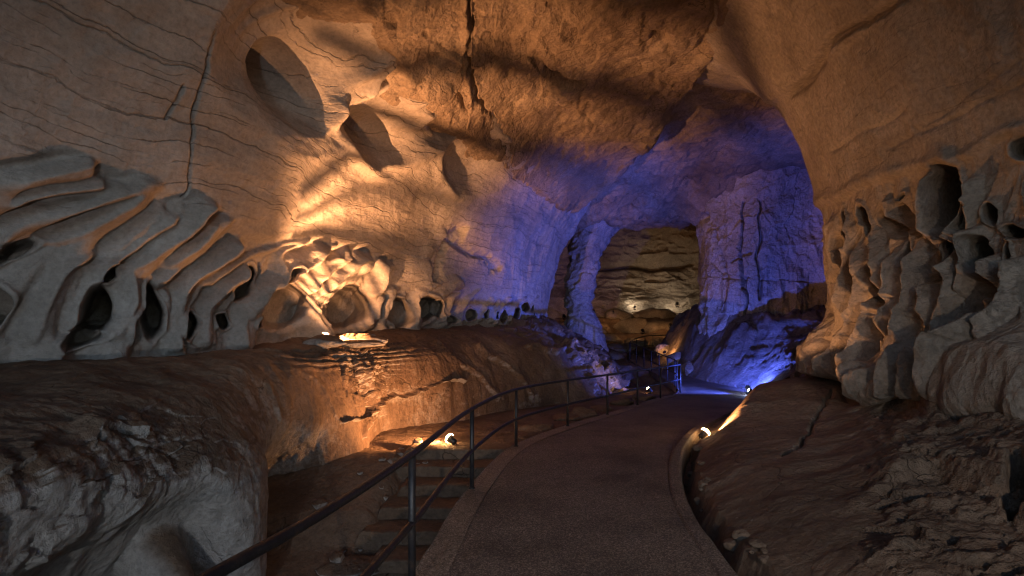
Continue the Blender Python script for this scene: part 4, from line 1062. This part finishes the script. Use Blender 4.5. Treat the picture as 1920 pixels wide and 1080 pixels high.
# main warm wall washer, tucked behind the broken slabs at the foot of the wall
floodlight("amber floodlight hidden behind the broken slabs under the bright fins", (-3.30, 11.15, 1.84), (-3.9, 12.3, 3.6), M_gl_warm, (1.0, .48, .21), 170, 170, 1.0, .7)
lamp = floodlight("amber floodlight with added gobo bars behind the left slab, aimed up along the wall", (-3.70, 10.45, 1.78), (-1.2, 14.0, 7.2), M_gl_warm, (1.0, .45, .18), 1450, 130, 1.0, .7, .0034)
bars(lamp, (-3.70, 10.45, 1.78), (-1.2, 14.0, 7.2), .7)  # bars added only to throw streaks on the wall and ceiling
# at the steps, washing the ledge corner
floodlight("glowing amber floodlight at the head of the steps", from_pixel(846, 838, 10.0), (-2.7, 11.0, .8), M_gl_warm, WARM, 230, 168, .9, 1.25, .03, 'small floodlights on the cave floor', .075)
# right kerb lamp, washing the buttress
floodlight("glowing amber floodlight on the right kerb beside the rock terrace", from_pixel(1320, 826, 10.2), (6.2, 10.4, 2.6), M_gl_warm, WARM, 185, 135, 1.0, 1.2, .03, 'small floodlights on the cave floor', .075)
# blue pair behind the terrace nose
floodlight("blue white floodlight at the path's far right edge aimed at the column", from_pixel(1402, 736, 18.3), (10.8, 23.0, 3.8), M_gl_blue, BLUE, 680, 130, .7, 1.3)
floodlight("blue white floodlight next to the column lamp, aimed across the path", from_pixel(1408, 742, 17.9), (1.4, 24.0, 4.6), M_gl_blue, BLUE, 1250, 100, .7, 1.3)
# low warm lamp in the gully under the railing end
floodlight("warm lamp glowing low in the gully beyond the railing", from_pixel(1218, 738, 19.6), (4.2, 20.5, .9), M_gl_warm, WHITE, 40, 120, .7, 1.3)
# far chamber
floodlight("orange lamp on a rock beside the climbing railing", from_pixel(1246, 664, 26.5), (8.9, 28, 1.6), M_gl_warm, AMBER, 25, 140, .7, 1.0)
floodlight("lamp glinting at the left of the far chamber boulders", from_pixel(1113, 588, 38), (8, 44, 6), M_gl_warm, WARM, 19, 150, .6, 1.6)
floodlight("faint lamp among boulders behind the pillar's right side", from_pixel(1150, 588, 39.5), (9, 45, 7), M_gl_warm, WARM, 13, 150, .6, 1.2)
floodlight("lamp shining low on the far rubble above the third railing", from_pixel(1205, 625, 35), (8.5, 42, 7), M_gl_warm, WARM, 19, 150, .6, 1.6)
floodlight("lamp on the flat far rock right of the far rubble", from_pixel(1257, 614, 37), (11, 43, 7), M_gl_warm, WARM, 13, 150, .6, 1.6)
floodlight("white lamp bright against the right of the far chamber wall", from_pixel(1270, 575, 42.5), (13.5, 45, 5.5), M_gl_white, WHITE, 19, 150, .6, 2.0)
floodlight("white lamp behind boulders at the centre of the far chamber wall", from_pixel(1190, 580, 43), (10.5, 45, 5.5), M_gl_white, WHITE, 13, 150, .6, 1.6)
floodlight("warm lamp glowing behind the foot of the slender pillar", from_pixel(1058, 598, 34), (2.0, 40, 5), M_gl_warm, WHITE, 33, 150, .6, 1.6)

# two added fill floodlights on stands, out of view behind the camera
floodlight("added white fill floodlight, unseen, on a stand at the left edge of the path", (-1.9, -1.6, .0), (-4.6, 6.6, 1.1), M_gl_white, (.84, .9, 1.0), 120, 84, .8, 1.2, .05, "added fill floodlights on stands", .055, 1.0)
floodlight("added white fill floodlight, unseen, on a stand at the right edge of the path", (1.9, -1.8, .0), (2.6, 5.5, .0), M_gl_white, (1.0, .82, .66), 190, 92, .9, 1.2, .05, "added fill floodlights on stands", .055, 1.9)
